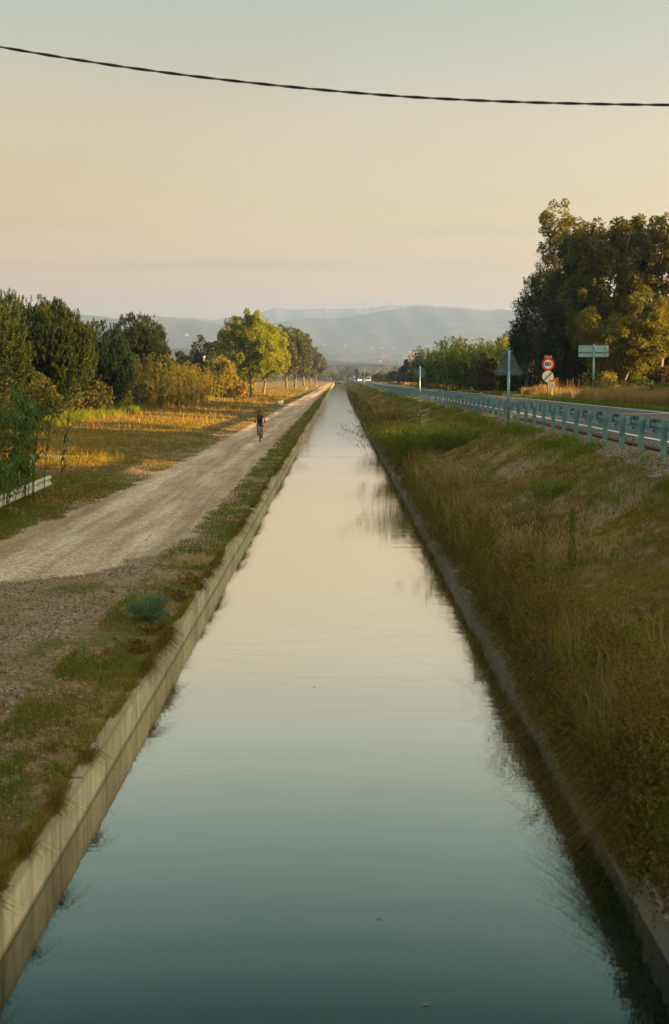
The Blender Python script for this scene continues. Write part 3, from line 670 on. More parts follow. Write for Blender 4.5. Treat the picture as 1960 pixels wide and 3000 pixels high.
def round_back(px, py, pyb, Y, dia, label, name='road_sign', top=None):
    X, zc = at(px, py, Y); gz = float(zg(X, Y)); s = empty(name, (X, Y, gz), label, 'road sign')
    MB().tube([(0, 0, -.4), (0, 0, zc - gz + dia * .6)], .045, 12).build('pole', M['galv'], s, smooth=True)
    MB().disc((0, .06, zc - gz), dia / 2, .012, 'y', 40).build('sign_plate', M['sign_back'], s)
    MB().disc((0, .045, zc - gz), dia / 2, .04, 'y', 40, dia / 2 - .02).build('rim', M['sign_back'], s)
    MB().box((0, .03, zc - gz), (.16, .04, .03)).build('bracket', M['galv'], s)
    return s, zc - gz
s, zc = round_back(1230, 1092, 1180, 100.7, .80, 'dark back of a round sign on a post beside the guardrail, nearer of the two')
MB().box((-.24, .048, zc - .02), (.07, .004, .06)).build('sticker', M['sticker'], s)
round_back(1068, 1100, 1130, 265, .95, 'small dark back of a round sign far along the guardrail')
# speed limit + end of restriction
Y = 104.0; pxm = F / Y
X, _ = at(1605, 1105, Y); gz = float(zg(X, Y)); s = empty('speed_limit_sign', (X, Y, gz), 'round red and white 80 speed limit sign above a striped white disc', 'road sign')
_, z80 = at(1605, 1067, Y); _, zend = at(1605, 1103, Y); _, zor = at(1605, 1045, Y); z80 -= gz; zend -= gz; zor -= gz
MB().tube([(0, 0, -.3), (0, 0, zor + .05)], .045, 12).build('pole', M['galv'], s, smooth=True)
d = MB().disc((0, -.07, z80), .455, .012, 'y', 48).build('limit_disc', M['sign_red'], s)
MB().disc((0, -.079, z80), .318, .004, 'y', 48).build('white_field', M['sign_white'], d)
text('80', .40, M['sign_black'], d, (0, -.086, z80), name='numerals', width=.47, off=.008)
d = MB().disc((0, -.07, zend), .415, .012, 'y', 48).build('end_of_limits_disc', M['sign_white'], s)
b = MB().box((0, -.079, zend), (.80, .004, .13), (0, -R(45), 0)); b.build('stripe', M['sign_grey'], d)
d = MB().box((0, -.06, zor), (.52, .012, .155)).build('route_plate', M['sign_orange'], s)
text('TV-3408', .12, M['sign_black'], d, (0, -.069, zor), name='lettering', width=.42, off=.002)
# km 4
Y = 103.0; X, _ = at(1617, 1105, Y); gz = float(zg(X, Y)); s = empty('kilometre_sign', (X, Y, gz), 'small white and orange kilometre post sign reading km 4', 'road sign')
_, zk = at(1617, 1124, Y); zk -= gz
MB().tube([(0, 0, -.3), (0, 0, zk - .2)], .035, 10).build('pole', M['galv'], s, smooth=True)
d = MB().box((0, -.05, zk), (.385, .012, .58)).build('sign_plate', M['sign_orange'], s)
MB().box((-.0, -.058, zk - .085), (.33, .004, .38)).build('white_field', M['sign_white'], d)
text('TV-3408', .10, M['sign_black'], d, (0, -.062, zk + .19), name='lettering', width=.33, off=.002)
text('km', .095, M['sign_black'], d, (0, -.064, zk + .045), name='lettering')
text('4', .24, M['sign_black'], d, (0.01, -.064, zk - .14), name='numeral', off=.006)
# rectangular sign from behind
Y = 89.5; X, ztop = at(1740, 1008, Y); gz = float(zg(X, Y)); s = empty('direction_sign', (X, Y, gz), 'pale rectangular back of a direction sign on a post across the road', 'road sign')
ztop -= gz; MB().tube([(0, 0, -.3), (0, 0, ztop)], .05, 12).build('pole', M['galv'], s, smooth=True)
MB().tube([(0, 0, 1.62), (0, 0, 1.70)], .062, 12).build('pole_collar', M['galv'], s, smooth=True)
_, p1 = at(1740, 1011, Y); _, p2 = at(1740, 1033, Y); _, p3 = at(1740, 1046, Y); p1 -= gz; p2 -= gz; p3 -= gz
for q0, q1 in ((p1, p2 + .01), (p2 - .01, p3)):
    d = MB().box((.0, .075, (q0 + q1) / 2), (1.88, .03, q0 - q1)).build('panel', M['sign_pale'], s, bevel=.006)
    for zz in (q0 - .02, q1 + .02): MB().box((0, .05, zz), (1.86, .03, .022)).build('rail', M['galv'], d)
MB().box((.72, .056, (p1 + p2) / 2), (.09, .004, .22)).build('sticker', M['sticker'], s)
MB().box((.72, .056, (p2 + p3) / 2), (.09, .004, .10)).build('sticker', M['sticker'], s)
def front_round(px, py, Y, dia, label, txt=None, ring=True, dark=False, group=None):
    X, zc = at(px, py, Y); gz = float(zg(X, Y)); s = empty('road_sign', (X, Y, gz), label, 'road sign', group); zc -= gz
    MB().tube([(0, 0, -.3), (0, 0, zc)], .05, 8).build('pole', M['galv'], s)
    if dark: MB().disc((0, .06, zc), dia / 2, .02, 'y', 24).build('sign_plate', M['blackmetal'], s); return s
    d = MB().disc((0, -.07, zc), dia / 2, .02, 'y', 24).build('sign_plate', M['sign_red'], s)
    MB().disc((0, -.084, zc), dia * .32, .004, 'y', 24).build('white_field', M['sign_white'], d)
    if txt: text(txt, dia * .4, M['sign_black'], d, (0, -.09, zc), name='numerals')
    return s
front_round(1106, 1102.5, 600, .82, 'left one of two small red ringed signs side by side far across the road')
front_round(1112.7, 1102.5, 600, .82, 'right one of two small red ringed signs side by side far across the road')
front_round(1038.5, 1104, 640, 1.0, 'tiny red ringed round sign at the end of the guardrail near the distant truck')
front_round(963.5, 1107, 880, .95, 'tiny dark sign back on a post where the canal ends', dark=True)
front_round(969.5, 1108.5, 885, 1.0, 'tiny reddish sign on a post where the canal ends')

# black bent rod on the bank
Y = 66.0; X0, z0 = at(1183, 1228, Y); X1, z1 = at(1229, 1219, Y); gz = float(zg(X1, Y))
o = MB().tube([(X0, Y, z0), (X0 + .3, Y, z0 + .05), (X1 - .04, Y, z1), (X1, Y, z1 - .02), (X1, Y, min(gz - .1, z1 - .3))], .016, 8).build('bent_rod', M['cable'], smooth=True)
tag(o, 'thin black bent metal rod sticking out of the grassy bank', 'rod')

# ------------------------------------------------------------------ overhead cable (twisted)
Yw = 18.0; cp = [(-500, 40), (-260, 88), (0, 138), (303, 188), (592, 227), (882, 258), (1172, 283), (1450, 297), (1701, 304), (1960, 308), (2300, 306), (2700, 292)]
b = MB(); pxs = np.linspace(-500, 2700, 500); pys = np.interp(pxs, [c[0] for c in cp], [c[1] for c in cp])
k_ = np.ones(41) / 41; pad = np.concatenate([pys[0] + (pys[0] - pys[1:21][::-1]), pys, pys[-1] - (pys[-21:-1][::-1] - pys[-1])]); pys = np.convolve(pad, k_, 'valid')[:500]
ctr = [at(a, c, Yw) for a, c in zip(pxs, pys)]
for st_ in range(2):
    b.tube([(x + 0, Yw + .0085 * math.cos(x * 8.3 + st_ * math.pi), z + .0085 * math.sin(x * 8.3 + st_ * math.pi)) for x, z in ctr], .0095, 8)
tag(b.build('overhead_cable', M['cable'], smooth=True), 'twisted black cable slung across the sky above the canal', 'cable')
#MORE
# ------------------------------------------------------------------ grass and ground cover (uncountable: one object per kind)
def scatter(n, y0, y1, x0, x1, seed, pw=1.5, mask=None, margin=1.5):
    r = np.random.default_rng(seed); u = r.random(n); a = 1 - pw
    Y = (y0 ** a + u * (y1 ** a - y0 ** a)) ** (1 / a)
    lo = x0(Y) if callable(x0) else np.full(n, x0); hi = x1(Y) if callable(x1) else np.full(n, x1)
    lim = .238 * Y + margin; lo = np.maximum(lo, -lim); hi = np.minimum(hi, lim)
    X = lo + (hi - lo) * r.random(n); ok = hi > lo
    if mask is not None: ok &= mask(X, Y, r)
    return X[ok], Y[ok], r
def zs(X, Y):     # ground, or the wall top where plants root on it
    z = zg(X, Y); z = np.where((X > 2.1) & (X < 2.40), np.maximum(z, .27), z)
    return np.where((X < -2.2) & (X > -2.42), np.maximum(z, .365), z)
def blades(name, n, y0, y1, x0, x1, h, wd, mat, seed, pw=1.5, mask=None, bend=.5, hfun=None, wpx=.00035, parent=None, pull=None, tz=None):
    X, Y, r = scatter(n, y0, y1, x0, x1, seed, pw, mask); m = len(X)
    Z = zs(X, Y) - .02; hh = r.uniform(h[0], h[1], m) * (hfun(X, Y) if hfun else 1)
    an = r.uniform(0, 2 * math.pi, m); w_ = np.maximum(wd * r.uniform(.6, 1.3, m), wpx * Y)
    D = np.stack([np.cos(an), np.sin(an), np.zeros(m)], -1)
    if pull is not None: D = D + np.array(pull)
    fa = r.uniform(0, 2 * math.pi, m); Sd = np.stack([np.cos(fa), np.sin(fa), np.zeros(m)], -1) * w_[:, None] / 2
    P0 = np.stack([X, Y, Z], -1); bd = (bend * r.uniform(.2, 1.3, m) * hh)[:, None]
    P1 = P0 + D * bd * .3; P1[:, 2] += hh * .6; P2 = P0 + D * bd; P2[:, 2] += hh * ((1 - .25 * bend) if tz is None else tz)
    V = np.stack([P0 - Sd, P0 + Sd, P1 + Sd * .8, P1 - Sd * .8, P2 + Sd * .1, P2 - Sd * .1], 1).reshape(-1, 3)
    k = np.arange(m)[:, None] * 6
    o = fast(name, V, np.concatenate([k + np.array([[0, 1, 2, 3]]), k + np.array([[3, 2, 4, 5]])]), mat, parent)
    return tag(o, kind='stuff')
def patch(f, thr, k=0, soft=.25):
    return lambda X, Y, r: (vn(X * f * 1.3, Y * f * .7, k) + .5 * vn(X * f * 4, Y * f * 2.4, k + 3) + r.normal(size=len(X)) * soft * .8) > thr * .8
def tufty(f, k, base=None):
    """clustered into tufts"""
    return lambda X, Y, r: ((vn(X * f * 1.6, Y * f * 1.1, k) + vn(X * f * 5.1, Y * f * 4.3, k + 3) * .8 + r.normal(size=len(X)) * .2) > .22) & (base(X, Y, r) if base else True)
vergeR = lambda Y: np.full(len(Y), -2.36)
vergeL = lambda Y: np.maximum(pathR(Y) - .12, -3.45)
blades('verge_grass', 64000, 9, 500, vergeL, vergeR, (.04, .16), .006, M['grass'], 21, 1.5, tufty(1.1, 2), .7)
blades('verge_dry_grass', 45000, 9, 400, vergeL, vergeR, (.04, .15), .006, M['field'], 22, 1.5, tufty(1.4, 5), .8)
blades('verge_dark_weeds', 34000, 9, 60, lambda Y: np.full(len(Y), -8.0), lambda Y: np.minimum(-2.5, np.full(len(Y), -2.5)), (.03, .10), .009, M['weed'], 23, 1.5,
       lambda X, Y, r: tufty(.8, 7)(X, Y, r) & ((X > pathR(Y) - .25) | (Y < 12)), .7)
fieldR = lambda Y: pathL(Y) + .15
blades('field_grass', 230000, 20, 700, lambda Y: np.full(len(Y), -19.5), fieldR, (.03, .13), .006, M['field'], 24, 1.55, patch(.35, -.2, 1), 1.1)
blades('green_field_grass', 150000, 20, 500, lambda Y: np.full(len(Y), -19.5), fieldR, (.04, .15), .007, M['grass'], 25, 1.5, patch(.4, .12, 4, .2), .9)
blades('tall_field_grass', 6000, 50, 300, lambda Y: np.full(len(Y), -18.8), lambda Y: pathL(Y) - 1.6, (.25, .5), .007, M['field'], 26, 1.5, tufty(.45, 9), .4)
blades('tall_green_field_grass', 11000, 50, 260, lambda Y: np.full(len(Y), -18.8), lambda Y: pathL(Y) - 2.2, (.25, .5), .008, M['olive'], 27, 1.5, tufty(.4, 3), .4)
blades('hedge_foot_grass', 22000, 60, 260, lambda Y: np.full(len(Y), -19.8), lambda Y: np.full(len(Y), -16.8), (.3, .8), .01, M['grass'], 28, 1.4, None, .5)
blades('path_middle_grass', 9000, 85, 600, -5.3, -4.3, (.03, .09), .01, M['grass'], 29, 1.4, lambda X, Y, r: (wob(X * .6, Y * .13, 1, 2) + .004 * (Y - 150) + r.normal(size=len(X)) * .12) > .62, .7)
blades('wall_edge_growth', 34000, 5.5, 200, -2.40, -2.31, (.05, .22), .006, M['weed'], 44, 1.7, tufty(.45, 14), 1.0, pull=(.8, 0, 0), tz=-.2)
blades('wall_edge_growth', 30000, 5.5, 200, -2.44, -2.33, (.04, .14), .006, M['field'], 45, 1.7, tufty(.7, 15), .8, pull=(.3, 0, 0))
# right bank
blades('bank_mown_grass', 300000, 8, 900, 2.9, lambda Y: 6.35 + road_dx(Y), (.03, .10), .006, M['olive'], 31, 1.55, patch(.6, -.15, 3), .8)
blades('bank_dry_grass', 170000, 8, 300, 2.85, 6.1, (.03, .11), .006, M['field'], 32, 1.5, patch(.9, -.1, 6), .8)
blades('bank_green_grass', 60000, 8, 900, 2.9, lambda Y: 6.1 + road_dx(Y), (.07, .24), .007, M['grass'], 33, 1.5, tufty(.7, 8), .6)
blades('bank_weeds', 26000, 5.5, 400, 2.34, lambda Y: 2.95 + .3 * wob(Y, Y * .3, 1, 2), (.12, .5), .009, M['weed'], 34, 1.6, None, .7, lambda X, Y: (.85 + .45 * wob(X, Y, .6, 3)), pull=(-.55, 0, 0))
blades('bank_green_weeds', 18000, 6, 400, 2.36, 2.9, (.2, .7), .007, M['grass'], 35, 1.6, tufty(.5, 5), .5, None, pull=(-.25, 0, 0))
blades('bank_straw', 11000, 6, 400, 2.34, 3.2, (.25, .8), .006, M['straw'], 36, 1.6, tufty(.6, 1), .55, None, pull=(-.35, 0, 0))
blades('overhanging_roots', 12000, 7.5, 300, 2.26, 2.40, (.14, .45), .006, M['weed'], 37, 1.8, tufty(.5, 4), 1.0, pull=(-1.0, 0, 0), tz=-.35)
blades('hanging_straw', 1800, 8, 300, 2.26, 2.40, (.16, .5), .005, M['straw'], 39, 1.5, tufty(.7, 2), 1.0, pull=(-1.0, 0, 0), tz=-.1)
blades('guardrail_foot_grass', 26000, 22, 420, lambda Y: 5.3 + road_dx(Y), lambda Y: 6.0 + road_dx(Y), (.06, .26), .008, M['grass'], 38, 1.5, tufty(.25, 6), .5)
def leafy(name, n, nl, y0, y1, x0, x1, h, size, mat, seed, mask=None, pw=1.5, sp=1.0, hang=0.0):
    X, Y, r = scatter(n, y0, y1, x0, x1, seed, pw, mask); m = len(X); hh = r.uniform(h[0], h[1], m)
    q = r.random((m, nl)); a = r.uniform(0, 6.28, (m, nl)); rd = (.12 + .5 * (1 - q)) * hh[:, None] * r.uniform(.2, 1, (m, nl)) * 1.1 * sp
    P = np.stack([X[:, None] + rd * np.cos(a), Y[:, None] + rd * np.sin(a), zs(X, Y)[:, None] + (q * (1 + hang) - hang) * hh[:, None]], -1).reshape(-1, 3)
    s_ = np.maximum(size * r.uniform(.5, 1.4, len(P)), .0005 * np.repeat(Y, nl)); D = unit(r.normal(size=P.shape) + [0, 0, .5]); V, Fq = cards(P, D, r.normal(size=P.shape), s_, s_ * .55)
    return tag(fast(name, V, Fq, mat), kind='stuff')
leafy('leafy_weeds', 2600, 60, 5.5, 300, 2.30, 2.95, (.12, .5), .035, M['weed'], 401, None, 1.7)
leafy('leafy_weeds', 800, 60, 5.5, 300, 2.32, 3.1, (.10, .45), .03, M['grass'], 402, None, 1.6)
leafy('leafy_weeds', 1200, 40, 8, 200, 2.9, 6.0, (.05, .2), .025, M['weed'], 403, tufty(.6, 3), 1.5)
leafy('leafy_weeds', 1500, 30, 8, 120, -8.0, -2.4, (.03, .13), .022, M['weed'], 404, lambda X, Y, r: tufty(.8, 2)(X, Y, r) & ((X > pathR(Y) - .1) | (X < pathL(Y))), 1.5)
leafy('leafy_weeds', 1600, 30, 30, 300, -18, lambda Y: pathL(Y) - .3, (.08, .3), .04, M['weed'], 405, tufty(.35, 5), 1.5)
M['blueflower'] = leaf_mat('blue_petals', (.06, .07, .30), (.12, .12, .45), None, .3, .6, 3); M['yellowflower'] = leaf_mat('yellow_petals', (.55, .38, .02), (.75, .55, .03), None, .3, .6, 3)
leafy('overhanging_leaves', 2400, 60, 5.5, 300, 2.23, 2.40, (.08, .34), .03, M['weed'], 410, patch(.5, -.2, 4), 1.7)
leafy('tall_edge_weeds', 1500, 110, 5.5, 300, 2.38, 2.75, (.45, 1.0), .035, M['weed'], 413, patch(.6, .14, 9), 1.7, .45)
leafy('tall_edge_weeds', 700, 110, 5.5, 300, 2.38, 2.8, (.4, .95), .03, M['grass'], 414, patch(.6, .15, 11), 1.7, .4)
blades('tall_edge_stalks', 3200, 5.5, 300, 2.36, 2.8, (.5, 1.05), .006, M['straw'], 415, 1.7, tufty(.6, 21), .3, pull=(-.1, 0, 0))
blades('tall_edge_stalks', 3000, 5.5, 300, 2.36, 2.8, (.4, .95), .008, M['weed'], 416, 1.7, tufty(.6, 22), .35, pull=(-.1, 0, 0))
leafy('spilling_weeds', 1500, 120, 5.5, 300, 2.16, 2.34, (.12, .30), .030, M['weed'], 417, patch(.35, -.12, 17), 1.75, .75, .55)
leafy('spilling_weeds', 700, 110, 5.5, 300, 2.18, 2.36, (.10, .26), .026, M['grass'], 418, patch(.45, .1, 19), 1.75, .7, .45)
leafy('blue_wild_flowers', 260, 3, 8, 60, 2.4, 4.4, (.3, .55), .02, M['blueflower'], 406, None, 1.6)
leafy('yellow_wild_flowers', 260, 3, 8, 60, 2.35, 3.3, (.3, .5), .018, M['yellowflower'], 407, None, 1.6)
leafy('dead_leaf_litter', 2600, 26, 8, 120, 2.5, 6.0, (.01, .05), .02, M['straw'], 408, tufty(.9, 12), 1.6)
leafy('dead_leaf_litter', 2200, 26, 8, 120, -8, -2.4, (.01, .04), .018, M['straw'], 409, lambda X, Y, r: (X > pathR(Y) - .2), 1.6)
# beyond the road
blades('roadside_grass', 80000, 55, 600, lambda Y: 13.9 + road_dx(Y), lambda Y: 15.6 + road_dx(Y), (.10, .36), .01, M['grass'], 41, 1.4, patch(.3, -.5, 2), .5, wpx=.0004)
blades('tall_dry_grass', 90000, 64, 122, 15.4, lambda Y: np.where(Y > 116, 19, 31.0), (.45, 1.25), .010, M['straw'], 42, 1.2, patch(.35, -.1, 3), .45, lambda X, Y: .75 + .5 * vn(X * .5, Y * .4, 2), wpx=.0003)
blades('tall_brown_grass', 50000, 64, 118, 15.6, 30, (.35, 1.0), .010, M['weed'], 43, 1.2, patch(.4, -.3, 8), .5, lambda X, Y: .75 + .5 * vn(X * .45, Y * .4, 5), wpx=.0003)
leafy('verge_scrub', 420, 60, 66, 118, 16.5, 30, (.4, 1.5), .09, M['bush'], 411, patch(.5, .1, 5), 1.2)
leafy('verge_scrub', 300, 60, 66, 118, 16, 30, (.4, 1.2), .08, M['canegreen'], 412, patch(.5, .2, 7), 1.2)
blades('roadside_straw', 26000, 170, 420, lambda Y: 14.6 + road_dx(Y), lambda Y: 18 + road_dx(Y), (.4, 1.0), .02, M['field'], 44, 1.3, patch(.2, -.1, 2), .4)
# undergrowth along the two tree lines
def undergrowth(name, n, y0, y1, x0, x1, h, size, mat, seed, fx=.3):
    r = np.random.default_rng(seed); Y = r.uniform(y0, y1, n); X = r.uniform(x0, x1, n) + 0.7 * wob(Y * .2, Y * .1, 1, seed)
    top = h * (.7 + .5 * np.abs(wob(X * fx, Y * fx * .6, 1, seed))); Z = zg(X, Y) + top * r.random(n) ** .7
    P = np.stack([X, Y, Z], -1); V, Fq = cards(P, unit(r.normal(size=P.shape) + [0, 0, .4]), r.normal(size=P.shape), size * r.uniform(.6, 1.4, n), size * .6 * r.uniform(.6, 1.3, n))
    return tag(fast(name, V, Fq, mat), kind='stuff')
undergrowth('undergrowth', 42000, 60, 150, -27, -18.3, 2.0, .34, M['bush'], 51)
undergrowth('undergrowth', 42000, 150, 330, -27, -18.8, 2.3, .5, M['cane'], 52)
undergrowth('undergrowth', 70000, 141, 160, 19, 62, 6.5, .5, M['dark'], 53)
undergrowth('undergrowth', 26000, 120, 137, 21, 46, 2.6, .30, M['dark'], 54)
undergrowth('undergrowth', 40000, 165, 300, 19, 40, 1.6, .5, M['dark'], 55)
undergrowth('undergrowth', 26000, 300, 700, 22, 70, 1.8, .8, M['bush'], 56)

# stones
def stones(name, n, y0, y1, x0, x1, s0, s1, mat, seed, pw=1.4, mask=None):
    X, Y, r = scatter(n, y0, y1, x0, x1, seed, pw, mask); m = len(X); Z = zs(X, Y)
    base = np.array([(1, 0, 0), (0, 1, 0), (-1, 0, 0), (0, -1, 0), (0, 0, .8), (0, 0, -.6), (.6, .6, .5), (-.6, -.5, .5)]); 
    fc = np.array([(0, 6, 4), (6, 1, 4), (1, 2, 4), (2, 7, 4), (7, 3, 4), (3, 0, 4), (0, 1, 6), (2, 3, 7), (1, 0, 5), (2, 1, 5), (3, 2, 5), (0, 3, 5)])
    sz = np.maximum(r.uniform(s0, s1, m), .0004 * Y)[:, None, None]; a = r.uniform(0, 6.28, m); ca, sa = np.cos(a), np.sin(a)
    J = base[None] * r.uniform(.55, 1.2, (m, 8, 3)); Q = np.stack([J[..., 0] * ca[:, None] - J[..., 1] * sa[:, None], J[..., 0] * sa[:, None] + J[..., 1] * ca[:, None], J[..., 2]], -1) * sz
    V = (Q + np.stack([X, Y, Z + .01], -1)[:, None]).reshape(-1, 3); Fc = (np.arange(m)[:, None, None] * 8 + fc[None]).reshape(-1, 3)
    return tag(fast(name, V, Fc, mat), kind='stuff')
M['gravelstone'] = leaf_mat('crushed_stone', (.20, .14, .09), (.38, .27, .18), (.52, .40, .28), 0, .95, 3)
stones('crushed_stone', 26000, 18, 260, lambda Y: 5.75 + .15 * wob(Y * .5, Y * .2) + road_dx(Y), lambda Y: 6.9 + road_dx(Y), .02, .06, M['gravelstone'], 61, 1.4)
stones('loose_gravel', 14000, 12, 120, lambda Y: np.maximum(pathL(Y) - .2, -9), lambda Y: np.maximum(pathR(Y) + .5, -6 + 0 * Y), .008, .022, M['gravelstone'], 62, 1.6)
M['palestone'] = leaf_mat('pale_loose_stones', (.40, .27, .17), (.60, .44, .31), (.78, .62, .46), 0, .95, 3)
stones('loose_gravel', 26000, 14, 60, lambda Y: pathR(Y) - .2, lambda Y: np.minimum(pathR(Y) + 1.3, -2.6), .008, .022, M['palestone'], 65, 1.5, lambda X, Y, r: r.random(len(X)) < np.exp(-np.maximum(X - pathR(Y), 0) / .35))
stones('loose_gravel', 12000, 20, 90, lambda Y: pathL(Y) - .9, lambda Y: pathL(Y) + .1, .008, .022, M['palestone'], 66, 1.5, lambda X, Y, r: r.random(len(X)) < np.exp(-np.maximum(pathL(Y) - X, 0) / .3))
stones('loose_gravel', 5000, 9, 24, -8, -2.6, .008, .024, M['gravelstone'], 63, 1.6)
stones('wall_top_rubble', 9000, 5.5, 120, 2.24, 2.40, .02, .05, M['gravelstone'], 64, 1.5)
for i, (px, py) in enumerate(((212, 2105), (262, 2092), (235, 2112), (905, 1660))[:3]):
    Yq = [15.7, 15.9, 15.5][i]; Xq, _ = at(px, py, Yq)
    r_ = np.random.default_rng(70 + i); b = MB().box((0, 0, .015), (.13 - .03 * i, .06, .035), (.1, .1, i), .7)
    o = b.build('flat_stone', M['stone'], None, bevel=.01); o.location = (Xq, Yq, float(zg(Xq, Yq)))
    tag(o, ['pale flat stone lying in the weeds by the left canal wall', 'right pale flat stone in the weeds by the left canal wall', 'smallest pale flat stone in the weeds by the left canal wall'][i], 'stone')

# ------------------------------------------------------------------ single plants on the banks
def gz(x, y): return float(zg(x, y))
def pt(px, py, h):  # ground point from pixel with guess of the height below the camera
    Y = h * F / (py - 1105); X, _ = at(px, py, Y); return X, Y
clump('reed_clump', 'tall green reed clump leaning over the rail at the left edge', 'reeds', -9.15, 38.5, gz(-9.15, 38.5), 46, 3.3, 1.5, M['reed'], 81, .06, .6, 20, None, .012, .25)
clump('reed_clump', 'low green reed clump in front of the leaning rail end', 'reeds', -8.75, 35.0, gz(-8.75, 35), 26, 1.7, 1.1, M['reed'], 82, .05, .5, 12, None, .010, .35)
root = empty('grey_bush', (-2.74, 20.6, gz(-2.74, 20.6)), 'round grey green bush beside the left canal wall', 'bush')
r_ = np.random.default_rng(83); P, Nn = blob_points([(0, 0, .14, .30, .34, .24)], 5200, r_, 40, .3, .5); V, Fq = cards(P, unit(Nn * .5 + r_.normal(size=P.shape) * .4 + [0, 0, .9]), r_.normal(size=P.shape), r_.uniform(.03, .07, len(P)), np.full(len(P), .010)); fast('foliage', V, Fq, M['glaucous'], root)
b = MB()
for k in range(14): a = k * .45; b.tube([(0, 0, -.05), (.12 * math.cos(a), .12 * math.sin(a), .14), (.24 * math.cos(a), .26 * math.sin(a), .30)], [.006, .004, .002], 4)
b.build('stems', M['darkbark'], root)
for i, (x, y, nst, hh, sp, mt, lb) in enumerate((
    (3.05, 54, 300, 1.25, 1.5, 'grass', 'large sunlit yellow green grass clump leaning over the canal'),
    (3.9, 50, 220, .75, 1.2, 'grass', 'bright green low grass clump on the bank beside the big yellow one'),
    (2.85, 66, 170, 1.0, 1.1, 'field', 'golden dry grass clump on the canal edge beyond the yellow green one'),
    (3.0, 88, 160, 1.1, 1.3, 'field', 'orange tinted grass clump far along the right canal edge'),
    (2.9, 36, 70, .8, .7, 'straw', 'straw coloured feathery grass clump on the right bank'),
    (3.35, 25, 60, .7, .55, 'weed', 'dark green leafy weed clump below the mown bank'),
    (4.3, 29, 50, .35, .5, 'grass', 'small green tuft on the brown mown bank'),
    (2.95, 20.5, 60, .85, .5, 'straw', 'nearest straw coloured arching grass clump by the right wall'))):
    clump('grass_clump', lb, 'grass clump', x, y, gz(x, y), nst, hh, sp, M[mt], 90 + i, max(.007, .0004 * y), .45, 9, None, .004, .5)
# tall green spikes
for i, (x, y, hh, lb) in enumerate(((3.38, 20.4, .82, 'tallest bright green spiky weed standing on the right bank'), (3.05, 20.9, .62, 'shorter bright green spiky weed left of the tallest one'), (2.72, 21.4, .66, 'leftmost bright green spiky weed on the right bank'))):
    r_ = np.random.default_rng(120 + i); root = empty('spiky_weed', (x, y, gz(x, y)), lb, 'weed')
    q = r_.random(700); a = r_.uniform(0, 6.28, 700); P = np.stack([.035 * np.cos(a) * (1.1 - q), .035 * np.sin(a) * (1.1 - q), q * hh], -1)
    D = unit(np.stack([np.cos(a), np.sin(a), np.full(700, 1.6)], -1)); V, Fq = cards(P, D, r_.normal(size=P.shape), np.full(700, .055), np.full(700, .009)); fast('leaves', V, Fq, M['grass'], root)
    MB().tube([(0, 0, -.1), (.01, 0, hh * .5), (0, 0, hh)], [.008, .006, .002], 5).build('stem', M['grass'], root)
# dark trailing plants spilling over the left wall
for i, (y, sz) in enumerate(((24.6, .32), (22.6, .30), (19.8, .22), (18.4, .2), (9.6, .30))):
    root = empty('trailing_plant', (-2.62, y, .36), ['dark trailing plant spilling over the left wall, farthest of the row', 'brown trailing plant on the left wall nearest the grey green bush', 'small trailing plant hanging onto the left wall below the bush', 'thin trailing plant on the left wall, lowest of the row', 'dark leafy shoot hanging over the nearest end of the left wall'][i], 'plant')
    foliage('leaves', [(0, 0, .03, sz * .7, sz * 1.5, sz * .4), (.14, 0, -.01, sz * .5, sz * .9, sz * .28)], 700, .05, M['weed'], root, 130 + i, .2)
    b = MB()
    for k in range(5): a = random.uniform(-.5, .5); b.tube([(-.05, a * .3, -.02), (.10, a * sz * 1.4, .03), (.26 + .1 * sz, a * sz * 2, -.08)], .004, 4)
    b.build('stems', M['darkbark'], root)
# twigs overhanging the water on the right, mirrored in it
for i, (y, L_) in enumerate(((15.5, .55), (19.4, .5))):
    root = empty('overhanging_twig', (2.5, y, .45), ['nearest short leafy twig reaching over the water from the right wall', 'farther short leafy twig reaching over the water from the right wall', 'lowest leafy twig hanging over the dark water on the right', 'small leafy twig on the right wall beyond the straw clump'][i], 'twig')
    b = MB(); Pq = []
    r_ = random.Random(140 + i)
    Q = []
    for k in range(5):
        dy = r_.uniform(-.35, .35); e_ = Vector((-L_ * r_.uniform(.4, 1), dy, r_.uniform(.05, .5))); pts = [Vector((0, 0, -.1)).lerp(e_, t_) + Vector((0, 0, .28 * math.sin(t_ * 2.6))) for t_ in (0, .25, .5, .75, 1)]
        b.tube(pts, [.009, .008, .006, .004, .002], 5)
        for q in range(9):
            t_ = r_.uniform(.25, .98); a_ = int(t_ * 4); p_ = pts[a_].lerp(pts[min(a_ + 1, 4)], t_ * 4 - a_); d_ = Vector((r_.uniform(-.7, .3), r_.uniform(-1, 1), r_.uniform(-.5, .7))).normalized() * r_.uniform(.04, .11)
            b.tube([p_, p_ + d_ * .5, p_ + d_], [.003, .002, .001], 4); Q += [p_ + d_ * r_.uniform(.3, 1.1) for _ in range(3)]
    b.build('stems', M['darkbark'], root); Pq = np.array([tuple(q) for q in Q]); r2 = np.random.default_rng(i); V, Fq = cards(Pq, unit(r2.normal(size=Pq.shape)), r2.normal(size=Pq.shape), r2.uniform(.02, .05, len(Pq)), np.full(len(Pq), .014)); fast('leaves', V, Fq, M['weed'], root)
